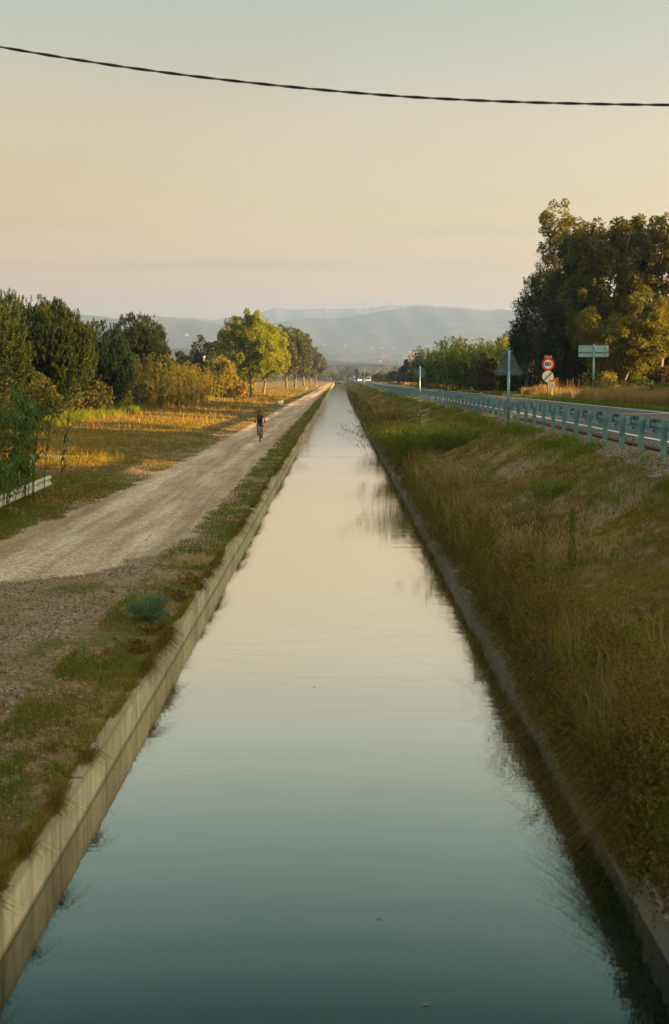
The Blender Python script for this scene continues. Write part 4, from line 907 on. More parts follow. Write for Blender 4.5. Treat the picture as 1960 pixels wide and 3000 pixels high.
# floating leaves
for i, (px, py, lb) in enumerate(((1110, 2692, 'pale leaf floating on the near water'), (1247, 2945, 'pale leaf floating at the bottom of the picture'), (921, 2014, 'tiny leaf floating in mid canal'))):
    a_ = at(px, py, 1.0); Y = H / (H - a_[1]); x_ = a_[0] * Y
    r_ = .016; b = MB().add([(r_ * a, r_ * c, .004 + .002 * math.sin(a * 3)) for a, c in ((-1.5, 0), (-.7, .6), (.3, .7), (1.3, .2), (1.6, -.1), (.6, -.6), (-.5, -.65))], [tuple(range(7))]); o = b.build('floating_leaf', M['straw']); o.location = (x_, Y, .003); tag(o, lb, 'leaf')

# ------------------------------------------------------------------ trees on the left
G1 = 'pines at the left edge of the field'
pine('big round pine lit warm at the left edge of the picture', 60, 92, [(0, 0, 4.6, 4.5, 3.2, 3.3), (-2.8, .5, 4.3, 3.2, 2.8, 3.0), (2.3, -.3, 3.2, 2.0, 2, 2.6)], 10500, M['pine'], 11, G1)
pine('pine behind the biggest one, its crest sloping down to the right', 118, 108, [(0, 0, 4.8, 3.4, 3, 3.1), (1.9, 0, 3.8, 2.2, 2.4, 3.0)], 6200, M['pine'], 12, G1)
pine('dark green pine in the shade between the two lit pines', 290, 118, [(0, 0, 4.0, 2.6, 2.6, 3.2), (1.0, -.4, 3.0, 2.0, 2, 2.6), (-1.6, 0, 3.2, 2, 2, 2.7)], 7000, M['pine_dark'], 13, G1)  # shade put into the needle colour, darker than on its neighbours
pine('round topped pine standing highest behind the golden canes', 398, 150, [(0, 0, 5.9, 3.2, 3, 3.3), (1.6, -.5, 4.2, 2.1, 2.2, 2.9), (-1.2, 0, 4.6, 2.4, 2.4, 3)], 7200, M['pine'], 14, G1)
pine('pine cut by the left border behind the reeds', -60, 84, [(0, 0, 4.0, 2.8, 2.8, 3.4)], 2200, M['pine'], 15, G1)
bush('bramble', 'golden brown bramble bush in front of the biggest pine', 95, 1280, 77, 4.0, 3.1, M['bramble'], 7200, .14, 16, cat='bramble')
bush('bramble', 'darker green bramble bush at the left border under the pines', -20, 1290, 72, 3.4, 3.0, M['bush'], 4200, .16, 17, cat='bramble')
bush('bush', 'dark bush with hanging stems under the shaded pine', 265, 1225, 108, 3.6, 2.9, M['bush'], 3600, .2, 18)
bush('bush', 'low dark bush at the foot of the shaded pine beside the golden canes', 350, 1210, 120, 3.2, 2.6, M['dark'], 3200, .2, 19)
for i, (px, Yq, hh, nst, mt, lb) in enumerate((
    (415, 140, 5.2, 90, 'cane', 'golden cane clump in front of the highest pine'), (470, 152, 4.6, 90, 'cane', 'golden cane clump in the middle of the hedge'),
    (520, 166, 4.6, 90, 'cane', 'golden cane clump left of the dark round bush'), (560, 182, 4.4, 80, 'cane', 'cane clump touching the dark round bush'),
    (440, 136, 2.6, 70, 'ferny', 'rusty dry canes at the foot of the hedge'), (510, 150, 2.4, 70, 'ferny', 'rusty dry canes farther along the hedge foot'))):
    X, _ = at(px, 1105, Yq); clump('cane_clump', lb, 'canes', X, Yq, gz(X, Yq), nst, hh, 3.4, M[mt], 160 + i, .16, .9, 16, 'cane hedge beside the field', .03, .12)
bush('bush', 'dark round bush in the middle of the cane hedge', 612, 1160, 196, 3.8, 5.2, M['dark'], 3600, .34, 171)
bush('bush', 'large smooth olive green bush at the end of the cane hedge', 655, 1160, 206, 5.2, 5.6, M['cane'], 6500, .30, 172)
bush('bush', 'low rusty green bush trailing from the end of the hedge', 690, 1158, 228, 4.6, 2.8, M['ferny'], 2600, .34, 173)
bush('bush', 'blue green bush behind the first field tree', 708, 1140, 262, 5.0, 5.0, M['canegreen'], 2600, .4, 174)
GF = 'trees standing in a row on the field'
tree('field_tree', 'biggest golden green tree on the field, trunk forking low', 'tree', 736, 210, [(-.8, 0, 8.0, 3.9, 3.6, 4.2), (-3.3, 0, 7.3, 2.2, 2.6, 2.7), (1.2, 0, 8.5, 2.9, 3, 3.3), (-2.2, 0, 10.3, 1.7, 2, 1.6), (.2, 0, 11.0, 1.5, 1.6, 1.5), (-.6, 0, 12.3, .4, .5, .9), (.9, 0, 12.0, .4, .5, .9), (2.0, 0, 6.0, 2.4, 2.5, 2.4), (-.5, 0, 4.9, 3.3, 3, 1.9), (.8, 0, 4.3, 2.2, 2, 1.3)], 44000, .25, M['maple'], 'bark', .26, GF, 31, .22, 9, lean=(0, 0), sub=90, subr=.17, updir=.6, shell=.35)
tree('field_tree', 'golden tree just right of the biggest one, trunk forked', 'tree', 771, 268, [(1.0, 0, 8.6, 3.9, 3.6, 4.0), (2.5, 0, 6.4, 2.7, 3, 3.0), (0, 0, 6, 3, 3, 2.6), (1.2, 0, 4.8, 3.4, 3, 1.8), (.8, 0, 11.2, 2, 2, 2.0)], 30000, .30, M['maple'], 'bark', .26, GF, 32, .25, 8, sub=90, subr=.17, updir=.6, shell=.35)
tree('field_tree', 'tall dark green tree behind the golden pair', 'tree', 840, 395, [(0, 0, 10.5, 3.6, 3.6, 6.0), (-1.5, 0, 13, 2.6, 3, 4), (1, 0, 7, 3, 3, 3.4)], 8000, .6, M['row'], 'bark', .34, GF, 33, .25, 6, sub=40, subr=.22, shell=.5)
tree('field_tree', 'second tall dark green tree with a straight bare trunk', 'tree', 864, 400, [(.4, 0, 10, 3.4, 3.6, 5.8), (1.6, 0, 12.8, 2.2, 3, 3.6), (0, 0, 6.8, 3.2, 3, 3)], 8000, .6, M['row'], 'bark', .34, GF, 34, .25, 6, sub=40, subr=.22, shell=.5)
tree('field_tree', 'third dark green tree of the row, its crown touching the second', 'tree', 890, 510, [(0, 0, 10.5, 3.8, 3.8, 6.6), (1, 0, 13.5, 2.6, 3, 4), (-1, 0, 7, 3.4, 3, 3.4)], 6500, .75, M['row'], 'bark', .38, GF, 35, .25, 6, sub=40, subr=.22, shell=.5)
tree('field_tree', 'fourth tree of the row, narrow trunk half hidden', 'tree', 908, 600, [(0, 0, 9, 4.6, 4, 5.5), (1.5, 0, 11.5, 3, 3, 3.4)], 5000, .85, M['row'], 'bark', .4, GF, 36, .25, 5, sub=18, subr=.3)
tree('field_tree', 'last and lowest tree of the row near the path', 'tree', 926, 690, [(0, 0, 9.5, 5.2, 4.5, 4.6), (2.2, 0, 7.6, 3.4, 3, 3.2), (-2, 0, 7.5, 3.6, 3, 3.5)], 5000, .9, M['row'], 'bark', .4, GF, 37, .25, 5, sub=18, subr=.3)
tree('ivy_tree', 'squat dense tree with a clipped top behind the street lamp', 'tree', 594, 262, [(0, 0, 7.0, 2.3, 2.3, 2.6), (-1.2, 0, 5.6, 2.1, 2, 2.3), (1.0, 0, 5.5, 2.0, 2, 2.6), (-.2, 0, 9.9, .5, .5, .7)], 6000, .38, M['dark'], 'darkbark', .4, None, 38, .3, 5, sub=16)
tree('ivy_tree', 'small dark tree left of the squat one behind the canes', 'tree', 548, 270, [(0, 0, 5.8, 1.7, 2, 1.2), (-1.5, 0, 5.2, 1.2, 1, .9), (1.5, 0, 5.0, 1.5, 1, 1.2)], 2200, .42, M['dark'], 'darkbark', .2, None, 39, .3, 5, sub=9)
tree('ivy_tree', 'small dark tree standing alone above the canes', 'tree', 519, 275, [(0, 0, 5.6, 1.3, 1.4, 1.8), (-.6, 0, 4.4, 1.4, 1, 1.3), (.4, 0, 7.2, .6, .6, .8)], 2200, .42, M['dark'], 'darkbark', .2, None, 40, .3, 5, sub=9)
tree('field_tree', 'pale yellow tree between the highest pine and the small dark tree', 'tree', 496, 300, [(0, 0, 5.2, 1.2, 1.4, 2.0)], 1500, .4, M['maple'], 'bark', .2, None, 41, .3, 4, sub=12)
# palm with a skirt of dead fronds
X, _ = at(644, 1105, 232); z = gz(X, 232); root = empty('palm_tree', (X, 232, z), 'palm tree with a brown skirt of dead fronds behind the biggest field tree', 'palm tree')
MB().tube([(0, 0, -.3), (.05, 0, 3), (0, 0, 7.6)], [.38, .32, .28], 10).build('trunk', M['bark'], root, smooth=True)
def fronds(nm, n, droop, zc, L_, mat, seed):
    r_ = np.random.default_rng(seed); Cc = []; Dd = []
    for k in range(n):
        a = r_.uniform(0, 6.28); el = r_.uniform(*droop)
        for q in np.linspace(.05, 1, 16):
            p = np.array([math.cos(a) * math.cos(el) * q * L_, math.sin(a) * math.cos(el) * q * L_, zc + math.sin(el) * q * L_ - .9 * q * q]); Cc += [p, p]
            t_ = np.array([-math.sin(a), math.cos(a), -.5]); Dd += [t_ + [math.cos(a) * .6, math.sin(a) * .6, 0], -t_ * [1, 1, -1] + [math.cos(a) * .6, math.sin(a) * .6, 0]]
    Cc = np.array(Cc); V, Fq = cards(Cc, unit(np.array(Dd)), r_.normal(size=Cc.shape), np.full(len(Cc), .6), np.full(len(Cc), .10)); fast(nm, V, Fq, mat, root)
fronds('crown', 34, (-.2, 1.3), 7.6, 2.3, M['pine_dark'], 3); fronds('dead_fronds', 26, (-1.5, -1.0), 7.3, 2.2, M['ferny'], 4)
# street lamp
X, zt = at(597, 1046, 236); z = gz(X, 236); root = empty('street_lamp', (X, 236, z), 'slim street lamp with a round white head above the canes', 'street lamp')
MB().tube([(0, 0, -.2), (0, 0, zt - z)], .06, 8).build('pole', M['galv_white'], root); b = MB(); b.disc((0, 0, zt - z),   .2, .2, 'z', 12).disc((0, 0, zt - z + .14), .26, .06, 'z', 12); b.build('lamp_head', M['sign_pale'], root)

# marker boxes beside the path, bench, etc.
def box_thing(px, py, Y, wd, dp, ht, label, z_off=0):
    X, _ = at(px, py, Y); z = gz(X, Y); root = empty('irrigation_box', (X, Y, z), label, 'box')
    MB().add([(-wd / 2, -dp / 2, -.1), (wd / 2, -dp / 2, -.1), (wd / 2, dp / 2, -.1), (-wd / 2, dp / 2, -.1), (-wd / 2, -dp / 2, ht * .72), (wd / 2, -dp / 2, ht), (wd / 2, dp / 2, ht), (-wd / 2, dp / 2, ht * .72)], [(0, 1, 2, 3), (4, 5, 6, 7), (0, 1, 5, 4), (1, 2, 6, 5), (2, 3, 7, 6), (3, 0, 4, 7)]).build('box', M['white'], root, bevel=.01)
    MB().add([(-wd / 2 - .05, -dp / 2 - .03, ht * .72 + .01), (wd / 2 + .03, -dp / 2 - .03, ht + .015), (wd / 2 + .03, dp / 2 + .03, ht + .015), (-wd / 2 - .05, dp / 2 + .03, ht * .72 + .01), (-wd / 2 - .05, -dp / 2 - .03, ht * .72 + .04), (wd / 2 + .03, -dp / 2 - .03, ht + .045), (wd / 2 + .03, dp / 2 + .03, ht + .045), (-wd / 2 - .05, dp / 2 + .03, ht * .72 + .04)], [(0, 1, 2, 3), (4, 5, 6, 7), (0, 1, 5, 4), (1, 2, 6, 5), (2, 3, 7, 6), (3, 0, 4, 7)]).build('lid', M['white'], root)
box_thing(822, 1181, 180, .60, .45, .62, 'white sloping topped box on the grass beside the path behind the cyclist')
box_thing(897.5, 1138, 380, .55, .5, .75, 'small white box beside the low bench far along the path')
box_thing(928.5, 1129, 520, .65, .5, .75, 'farthest tiny white box beside the path')
X, _ = at(907, 1138, 376); z = gz(X, 376); root = empty('bench', (X, 376, z), 'low pale concrete bench by the path under the row of trees', 'bench')
MB().box((0, 0, .38), (1.6, .5, .10)).build('seat', M['concrete_far'], root)
for s_ in (-1, 1): MB().box((.65 * s_, 0, .12), (.16, .42, .42)).build('leg', M['concrete_far'], root)

# ------------------------------------------------------------------ trees on the right
GR = 'big tree group across the road'
tree('eucalyptus', 'tallest airy eucalyptus rising over the left of the tree group', 'eucalyptus', 1645, 140, [(-.4, 0, 17.0, 2.0, 1.8, 1.8), (.7, 0, 15.0, 2.6, 2, 1.9), (-1.0, 0, 14.6, 1.6, 2, 1.6), (-.4, 0, 12.6, 2.3, 2, 2.0), (-2.1, 0, 10.7, 1.8, 2, 1.1), (1.7, 0, 13.2, 1.4, 1.5, 1.3), (-3.4, 0, 9.0, .9, 1, .55), (-.4, 0, 9.5, 2.0, 2, 2.0)], 16000, .22, M['euc'], 'pale_bark', .3, GR, 51, .35, 12, sub=22, subr=.26, droop=.4)
tree('casuarina', 'dark spiky conifer at the left edge of the tree group', 'conifer', 1560, 133, [(0, 0, 3.5, 2.3, 2, 3.6), (-.1, 0, 7.8, 1.6, 1.5, 3.0), (.6, 0, 6.0, 2.0, 1.6, 3.4), (-1.2, 0, 5.5, 1.0, 1, 1.6), (-1.3, 0, 8.2, .7, .8, .6), (-1.5, 0, 2.6, 1.0, 1, 1.6), (.8, 0, 9.3, 1.6, 1.4, 2.2)], 20000, .30, M['cypress'], 'darkbark', .15, GR, 52, .3, 8, sub=60, subr=.20, asp=.25)
tree('cypress', 'dark narrow cypress spire rising behind the airy eucalyptus', 'cypress', 1727, 138, [(0, 0, 9, 1.6, 1.5, 5.4), (0, 0, 13.4, .7, .7, 2.0)], 6000, .26, M['cypress'], 'darkbark', .25, GR, 53, .2, 4, sub=30, subr=.2, asp=.3, updir=.9)
tree('cypress', 'thin dark cypress tip between the eucalyptus and the spire', 'cypress', 1678, 136, [(0, 0, 8, 1.5, 1.5, 5.0), (0, 0, 12.2, .6, .6, 1.6)], 5000, .26, M['cypress'], 'darkbark', .25, GR, 54, .2, 4, sub=30, subr=.2, asp=.3, updir=.9)
tree('broad_tree', 'broad dark green tree behind the speed limit sign', 'tree', 1672, 127, [(0, 0, 8.5, 3.0, 2.6, 3.3), (1, 0, 12.0, 2.2, 2, 2.4), (-1.2, 0, 4.6, 2.8, 2, 3.6), (1.4, 0, 4.6, 2.8, 2, 3.6)], 34000, .27, M['dark'], 'darkbark', .2, GR, 55, .3, 8, sub=50, subr=.19, shell=.5, droop=.3)
tree('broad_tree', 'broad olive green tree in the middle of the group with a flat top', 'tree', 1785, 124, [(0, 0, 9.0, 3.2, 2.6, 3.4), (-1.6, 0, 12.4, 2.2, 2, 2.5), (1.4, 0, 13.0, 2.3, 2, 2.4), (0, 0, 5.0, 3.6, 2.4, 3.8), (-2.4, 0, 7.5, 2.2, 2, 3)], 34000, .27, M['euc'], 'bark', .35, GR, 56, .3, 8, sub=50, subr=.19, shell=.5, droop=.6)
tree('broad_tree', 'dense tree between the flat topped one and the right border', 'tree', 1868, 128, [(0, 0, 8.6, 3.0, 2.6, 3.6), (-.3, 0, 13.4, 2.2, 2, 2.2), (1.6, 0, 12.8, 1.8, 2, 2.0), (0, 0, 5.0, 3.4, 2.4, 3.8)], 32000, .27, M['dark'], 'darkbark', .35, GR, 57, .3, 8, sub=50, subr=.19, shell=.5, droop=.5)
tree('eucalyptus', 'weeping eucalyptus in front with a bent pale trunk', 'eucalyptus', 1812, 113, [(.6, 0, 5.0, 2.6, 2, 1.8), (2.2, 0, 6.6, 2.0, 1.8, 1.9), (-1.6, 0, 5.4, 2.0, 1.6, 1.8), (3.4, 0, 4.6, 1.6, 1.5, 1.4), (-.5, 0, 3.4, 2.2, 1.5, 1.5), (1.6, 0, 3.4, 2.4, 1.5, 1.4)], 21000, .24, M['euc'], 'bark', .13, GR, 58, .38, 8, lean=(.35, 0), sub=22, subr=.28, droop=1.0, asp=.35)
tree('eucalyptus', 'airy tree at the right border with sky showing between branches', 'eucalyptus', 1925, 125, [(0, 0, 13.6, 1.7, 1.8, 1.7), (1.8, 0, 14.2, 1.6, 1.6, 1.8), (1.0, 0, 11.4, 1.8, 1.5, 1.4), (.6, 0, 8.3, 2.2, 2, 1.5), (1.6, 0, 5.8, 2.2, 2, 1.6), (-.6, 0, 6.6, 1.6, 2, 1.6)], 11500, .24, M['euc'], 'bark', .28, GR, 59, .3, 10, sub=18, subr=.26, droop=.3)
tree('eucalyptus', 'tree cut by the right border beyond the airy one', 'eucalyptus', 2050, 122, [(0, 0, 11.0, 3.2, 2.6, 3.8), (0, 0, 5.8, 3.2, 2.6, 3.4)], 12000, .32, M['euc'], 'bark', .3, GR, 60, .3, 8, sub=24)
bush('bush', 'rust tinged bush under the right border tree', 1935, 1150, 108, 2.6, 2.5, M['rust'], 3000, .18, 61)
bush('bush', 'low yellow green bush right of the bent trunk', 1862, 1150, 106, 2.4, 1.6, M['canegreen'], 2600, .15, 62)
bush('bush', 'thin leafy shoots left of the bent trunk', 1775, 1150, 107, 1.8, 2.1, M['cane'], 900, .15, 63)
bush('bush', 'green bush by the verge at the right border', 1935, 1165, 97, 2.2, 1.2, M['canegreen'], 2200, .13, 64)
# canes and shrubs left of the group
for i, (px, Yq, hh, nst, sp, mt, lb) in enumerate((
    (1268, 236, 7.0, 150, 3.6, 'canegreen', 'leftmost tall feathery bamboo clump across the road'), (1312, 212, 5.8, 150, 3.4, 'canegreen', 'bamboo clump between the tallest one and the green canes'),
    (1352, 196, 7.4, 110, 3.0, 'canegreen', 'narrow pointed bamboo clump left of the green canes'), (1385, 172, 5.6, 170, 3.6, 'canegreen', 'dense green canes behind the reddish oleander'),
    (1435, 168, 5.4, 170, 3.6, 'canegreen', 'dense green canes behind the triangular sign'))):
    X, _ = at(px, 1105, Yq); X = max(X, 15.9 + i * .15); clump('cane_clump', lb, 'canes', X, Yq, gz(X, Yq), nst, hh, sp, M[mt], 180 + i, .20, .8, 26, 'bamboo and cane clumps across the road', .03, .15)
for i, (px, Yq, w_, h_, lb) in enumerate(((1262, 232, 5, 4.6, 'dark shrub at the foot of the leftmost bamboo'), (1315, 208, 4.6, 4.3, 'dark shrub at the foot of the second bamboo'), (1360, 186, 4.0, 4.0, 'dark shrub between the bamboo and the oleander'))):
    bush('bush', lb, px, 1105, Yq, w_, h_, M['dark'], 3600, .34, 190 + i, 'dark shrubs under the bamboo')
bush('oleander', 'reddish oleander bush left of the triangular sign', 1415, 1155, 143, 3.3, 3.6, M['oleander'], 5200, .18, 195, cat='oleander')
bush('oleander', 'dark oleander bush behind the triangular sign', 1478, 1155, 146, 4.2, 3.2, M['dark'], 5200, .2, 196, cat='oleander')
tree('yellow_tree', 'yellow green tree glowing behind the triangular sign', 'tree', 1466, 205, [(0, 0, 4.8, 1.9, 2, 2.4), (-1.2, 0, 5.6, 1.3, 1.4, 1.4)], 4200, .30, M['maple'], 'bark', .2, None, 197, .3, 6, sub=14)
pine('brownish pine top left of the tree group', 1500, 228, [(0, 0, 6.4, 2.6, 2.4, 2.6), (-1.2, 0, 4.8, 2, 2, 2.0)], 1500, M['pine'], 198, None)
for px, Yq, hh, lb in ((1190, 352, 6.4, 'left dark pointed conifer beyond the bamboo'), (1216, 340, 6.9, 'right dark pointed conifer beyond the bamboo'), (1178, 360, 4.6, 'lowest dark conifer beyond the bamboo')):
    tree('conifer', lb, 'conifer', px, Yq, [(0, 0, hh * .42, 1.5, 1.5, hh * .42), (.3, 0, hh * .75, .8, .8, hh * .24)], 2800, .5, M['cypress'], 'darkbark', .2, 'dark conifers beyond the bamboo', int(px), .3, 4, sub=16, updir=.5)
for i, (px, Yq, w_, h_, mt) in enumerate(((1125, 560, 9, 3.6, 'bush'), (1150, 520, 8, 3.8, 'bush'), (1172, 440, 7, 4.2, 'dark'), (1200, 400, 7, 4.0, 'bush'), (1226, 330, 6, 3.6, 'dark'), (1098, 700, 8, 3.5, 'canegreen'))):
    bush('bush', ['wide low bush beyond the two red ringed signs', 'mottled bush above the short far guardrail', 'dark bush behind the short far guardrail', 'mottled bush right of the short far guardrail', 'dark bush left of the bamboo foot', 'green bush left of the two red ringed signs'][i], px, 1105, Yq, w_, h_, M[mt], 2600, .55, 210 + i, 'bushes along the far road')

# gate pillars, fence, boards by the entrance
X, zt = at(1544, 1117, 134); z = gz(X, 134); root = empty('gate', (X + .42, 134, z), 'pale gate pillars and grey gate in the dark trees by the dirt entrance', 'gate')
ph = zt - z
for s_ in (-1, 1):
    p_ = MB().box((.46 * s_, 0, ph / 2), (.26, .3, ph)).box((.46 * s_, 0, ph + .03), (.36, .38, .07)).build('pillar', M['concrete_far'], root)
b = MB()
for k in range(9): b.box((-.3 + .075 * k, 0, ph * .46), (.03, .03, ph * .86))
b.box((0, 0, ph * .9), (.66, .03, .04)).box((0, 0, ph * .1), (.66, .03, .04)); b.build('gate_leaf', M['gate'], root)
o = MB().tube([(0, 0, 0), (0, 0, .12), (0, 0, .26), (0, 0, .33), (.02, 0, .40), (0, 0, .46)], [.10, .07, .09, .05, .06, .02], 8).build('ornament', M['white'], None, smooth=True)
o.location = (X + .42 + .46, 134, z + ph + .07); tag(o, 'small white ornament on the right gate pillar', 'ornament')
o = MB().tube([(0, 0, 0), (0, 0, .06), (0, 0, .13), (0, 0, .18)], [.05, .08, .07, .01], 8).build('ornament', M['white'], None, smooth=True)
o.location = (X + .42 - .46, 134, z + ph + .07); tag(o, 'small white ball on the left gate pillar', 'ornament')
X, _ = at(1425, 1160, 138); root = empty('low_wall', (17.3, 137.5, gz(17.3, 137.5)), 'long low earthen kerb wall under the dark bushes by the entrance', 'wall')
MB().box((0, 0, .12), (6.4, .3, .4)).build('wall', M['dirt'], root)
def stake(px, py0, Y, wd, label, mat='bark', group='old wooden fence posts in the dry grass'):
    X, zt = at(px, py0, Y); z = gz(X, Y); o = MB().box((0, 0, (zt - z) / 2 - .1), (wd, .07, zt - z + .2), (0, random.uniform(-.02, .02), 0)).build('fence_post', mat); o.location = (X, Y, z)
    tag(o, label, 'fence post', group)
M['post_wood'] = plain_mat('orange_brown_timber', (.36, .17, .07), .85, 0, .3, 6)
for px, py, wd, lb in ((1628, 1107, .16, 'orange brown board right behind the kilometre sign'), (1634, 1106, .12, 'second orange brown board behind the kilometre sign'), (1663, 1110, .07, 'first thin fence post right of the kilometre sign'), (1671, 1113, .05, 'second thin fence post right of the kilometre sign'), (1679, 1108, .07, 'third thin fence post right of the kilometre sign'), (1696, 1112, .06, 'fourth thin fence post right of the kilometre sign')):
    stake(px, py, 117.5, wd, lb, M['post_wood'])
o = MB().tube([(0, 0, -.2), (0, 0, .9)], .05, 8).build('marker_post', M['sign_red'], None); X, _ = at(1736.5, 1170, 90.5); o.location = (X, 90.6, gz(X, 90.6)); tag(o, 'short red marker post in the dry grass beside the direction sign pole', 'post')

# trees outside the frame on the right that shade the foreground
for i, (x, y, s_) in enumerate(((33, 6, 1.0), (36, 16, 1.1), (32, 25, .95), (36, 34, 1.1), (33, 43, 1.0), (37, 52, .42), (33, 61, .9), (38, 69, 1.0), (37, 77, .92), (41, 87, .70), (44, 95, .5), (40, -6, 1.1))):
    z = gz(x, y); root = empty('roadside_tree', (x, y, z), 'leafy roadside tree out of view at right, ' + ['nearest', 'second', 'third', 'fourth', 'fifth', 'small sixth', 'seventh', 'eighth', 'ninth', 'tenth', 'eleventh', 'last'][i] + ' of the row from the bridge', 'tree', 'roadside trees beyond the right border')
    ells = [(0, 0, 6.5 * s_, 4.6 * s_, 4.8 * s_, 4.6 * s_), (1, 2, 4.0 * s_, 4 * s_, 4.5 * s_, 3.6 * s_), (-1, -2.5, 4.2 * s_, 3.5 * s_, 4 * s_, 3.8 * s_)]
    limbs('trunk', (0, 0, 0), [(e[0], e[1], e[2]) for e in ells] * 2, .35, M['bark'], root, i)
    foliage('crown', ells, 4600, .62, M['row'], root, 300 + i, sub=26, subr=.3)

# ------------------------------------------------------------------ far woods, plain, buildings, turbines, birds
def wood(name, rows, seed, mat):
    r_ = np.random.default_rng(seed); Cc = []; Rr = []
    for (y0, y1, x0, x1, n_, h0, h1) in rows:
        Y = r_.uniform(y0, y1, n_); X = r_.uniform(x0, x1, n_); hh = r_.uniform(h0, h1, n_) * (.75 + .35 * wob(X * .02, Y * .01, 1, seed)); Z = zg(X, Y)
        keep = ~((np.abs(X - 11 - road_dx(Y)) < 9) | (np.abs(X + 4) < 9) & (Y < 1000)); X, Y, hh, Z = X[keep], Y[keep], hh[keep], Z[keep]
        k = 42
        q = unit(r_.normal(size=(len(X), k, 3))) * r_.uniform(.5, 1, (len(X), k, 1)); P = q * np.stack([hh * .42, hh * .42, hh * .5], -1)[:, None] + np.stack([X, Y, Z + hh * .5], -1)[:, None]
        Cc.append(P.reshape(-1, 3)); Rr.append(np.repeat(hh * .24, k))
    P = np.concatenate(Cc); s_ = np.concatenate(Rr) * r_.uniform(.6, 1.4, len(P)); V, Fq = cards(P, unit(r_.normal(size=P.shape)), r_.normal(size=P.shape), s_, s_ * .7)
    return tag(fast(name, V, Fq, mat), kind='stuff')
wood('far_wood', [(1080, 1500, -300, 480, 1100, 6, 11), (1500, 2300, -500, 700, 1100, 6, 11)], 401, M['wood'])
wood('plain_scrub', [(2300, 3600, -700, 1000, 1300, 5, 10), (3600, 5000, -900, 1500, 1100, 6, 12)], 402, M['wood'])
wood('far_left_wood', [(340, 1000, -260, -30, 420, 4, 8)], 403, M['wood'])
wood('far_right_wood', [(700, 1080, 30, 240, 260, 5, 8)], 404, M['wood'])
for i, (px, Yq, w_, h_, mt, lb) in enumerate(((988, 985, 9.5, 5.6, 'dark', 'dark rounded tree just beyond the end of the canal'), (1018, 1120, 5.0, 9.0, 'pine_dark', 'dark oval tree above the distant white truck'), (1038, 1250, 6.0, 11.0, 'dark', 'small dark tree rising over the far wood in the centre'),
    (1069, 960, 9, 5.4, 'dark', 'dark bush behind the farther round sign back'), (1006, 1060, 6, 8.5, 'wood', 'mid green tree left of the dark oval one'), (1045, 1010, 2.2, 7.5, 'cypress', 'tiny dark spire beside the truck'), (968, 1040, 11, 7.5, 'wood', 'pale green tree above the two signs at the canal end'), (950, 1000, 9, 5, 'canegreen', 'blue green bush right of the last field tree'))):
    X, _ = at(px, 1105, Yq); z = gz(X, Yq); root = empty('distant_tree', (X, Yq, z), lb, 'tree')
    foliage('crown', [(0, 0, h_ * .58, w_ * .5, w_ * .5, h_ * .45)], 900, .9, M[mt], root, 410 + i, sub=16, subr=.4); MB().tube([(0, 0, -.5), (0, 0, h_ * .5)], .3, 6).build('trunk', M['darkbark'], root)
def building(name, label, px, pyb, Y, w_, h_, d_, mat, roof=None, group=None, windows=0):
    X, zb = at(px, pyb, Y); z = min(zb, gz(X, Y)) if Y < 3500 else zb
    root = empty(name, (X, Y, z), label, 'building', group)
    MB().box((0, 0, h_ / 2 - 1.5), (w_, d_, h_ + 3)).build('walls', mat, root)
    if roof: MB().prism([(-w_ * .53, h_), (w_ * .53, h_), (w_ * .3, h_ * 1.3), (-w_ * .3, h_ * 1.3)], -d_ * .53, d_ * .53).build('roof', roof, root)
    b = MB()
    if windows:
        for k in range(windows): b.box((-w_ * .45 + w_ * .9 * k / max(1, windows - 1), -d_ / 2 - .1, h_ * .5), (w_ / windows * .35, .3, h_ * .8))
        b.build('windows', M['concrete_far'], root)
    return root
building('hall', 'long pale hall with tall ribbed front far off on the plain at right', 1232, 1049, 4000, 60, 17, 30, M['tan'], None, None, 16)
building('plant_building', 'pale pink block left of the long ribbed hall', 1188, 1048, 4050, 16, 9, 20, M['tan'], None, None, 4)
building('plant_building', 'wide low pink building beside the tower cranes', 1130, 1047, 4000, 26, 8, 20, M['tan'], M['terracotta'], None, 5)
building('plant_building', 'small pale building left of the cranes', 1106, 1047, 4000, 7, 5, 12, M['farwhite'])
building('plant_building', 'narrow pale tower at the left end of the ribbed hall', 1202, 1049, 3980, 8, 21, 8, M['tan'])
building('farm_building', 'low orange roofed building in the middle of the far plain', 1060, 1073, 2400, 18, 4, 10, M['terracotta'], M['terracotta'])
building('farm_building', 'long low sunlit wall beyond the dark bush on the road', 1084, 1098, 1150, 18, 4.5, 6, M['tan'])
building('farm_building', 'pinkish low building behind the end of the canal', 1012, 1095, 1300, 12, 3.5, 6, M['terracotta'])
for i, (px, py, Yq, s_) in enumerate(((1180, 958, 6000, 7), (1012, 1012, 4700, 7), (1120, 1018, 4700, 8), (1152, 1020, 4700, 9), (1252, 1012, 4800, 7), (950, 1010, 4700, 7), (1090, 1022, 4600, 8), (1350, 1014, 4700, 8), (545, 980, 4400, 9), (960, 1040, 4300, 9), (1115, 1058, 3600, 8), (890, 1000, 4800, 7))):
    X, zz = at(px, py, Yq)
    building('farmhouse', ['tiny white house high on the right hillside', 'tiny pale house low on the central hillside', 'tiny pink house above the cranes', 'tiny pale house just right above the cranes', 'tiny white house above the ribbed hall', 'tiny pale house above the last field tree', 'tiny pale house left above the cranes', 'tiny white house above the bamboo', 'tiny white house on the left hill above the squat tree', 'tiny pale house low on the plain in the centre', 'tiny pale house below the cranes', 'tiny pale house behind the row of field trees'][i], px, py + 2, Yq, s_, s_ * .55, s_, M['farwhite'], M['terracotta'])
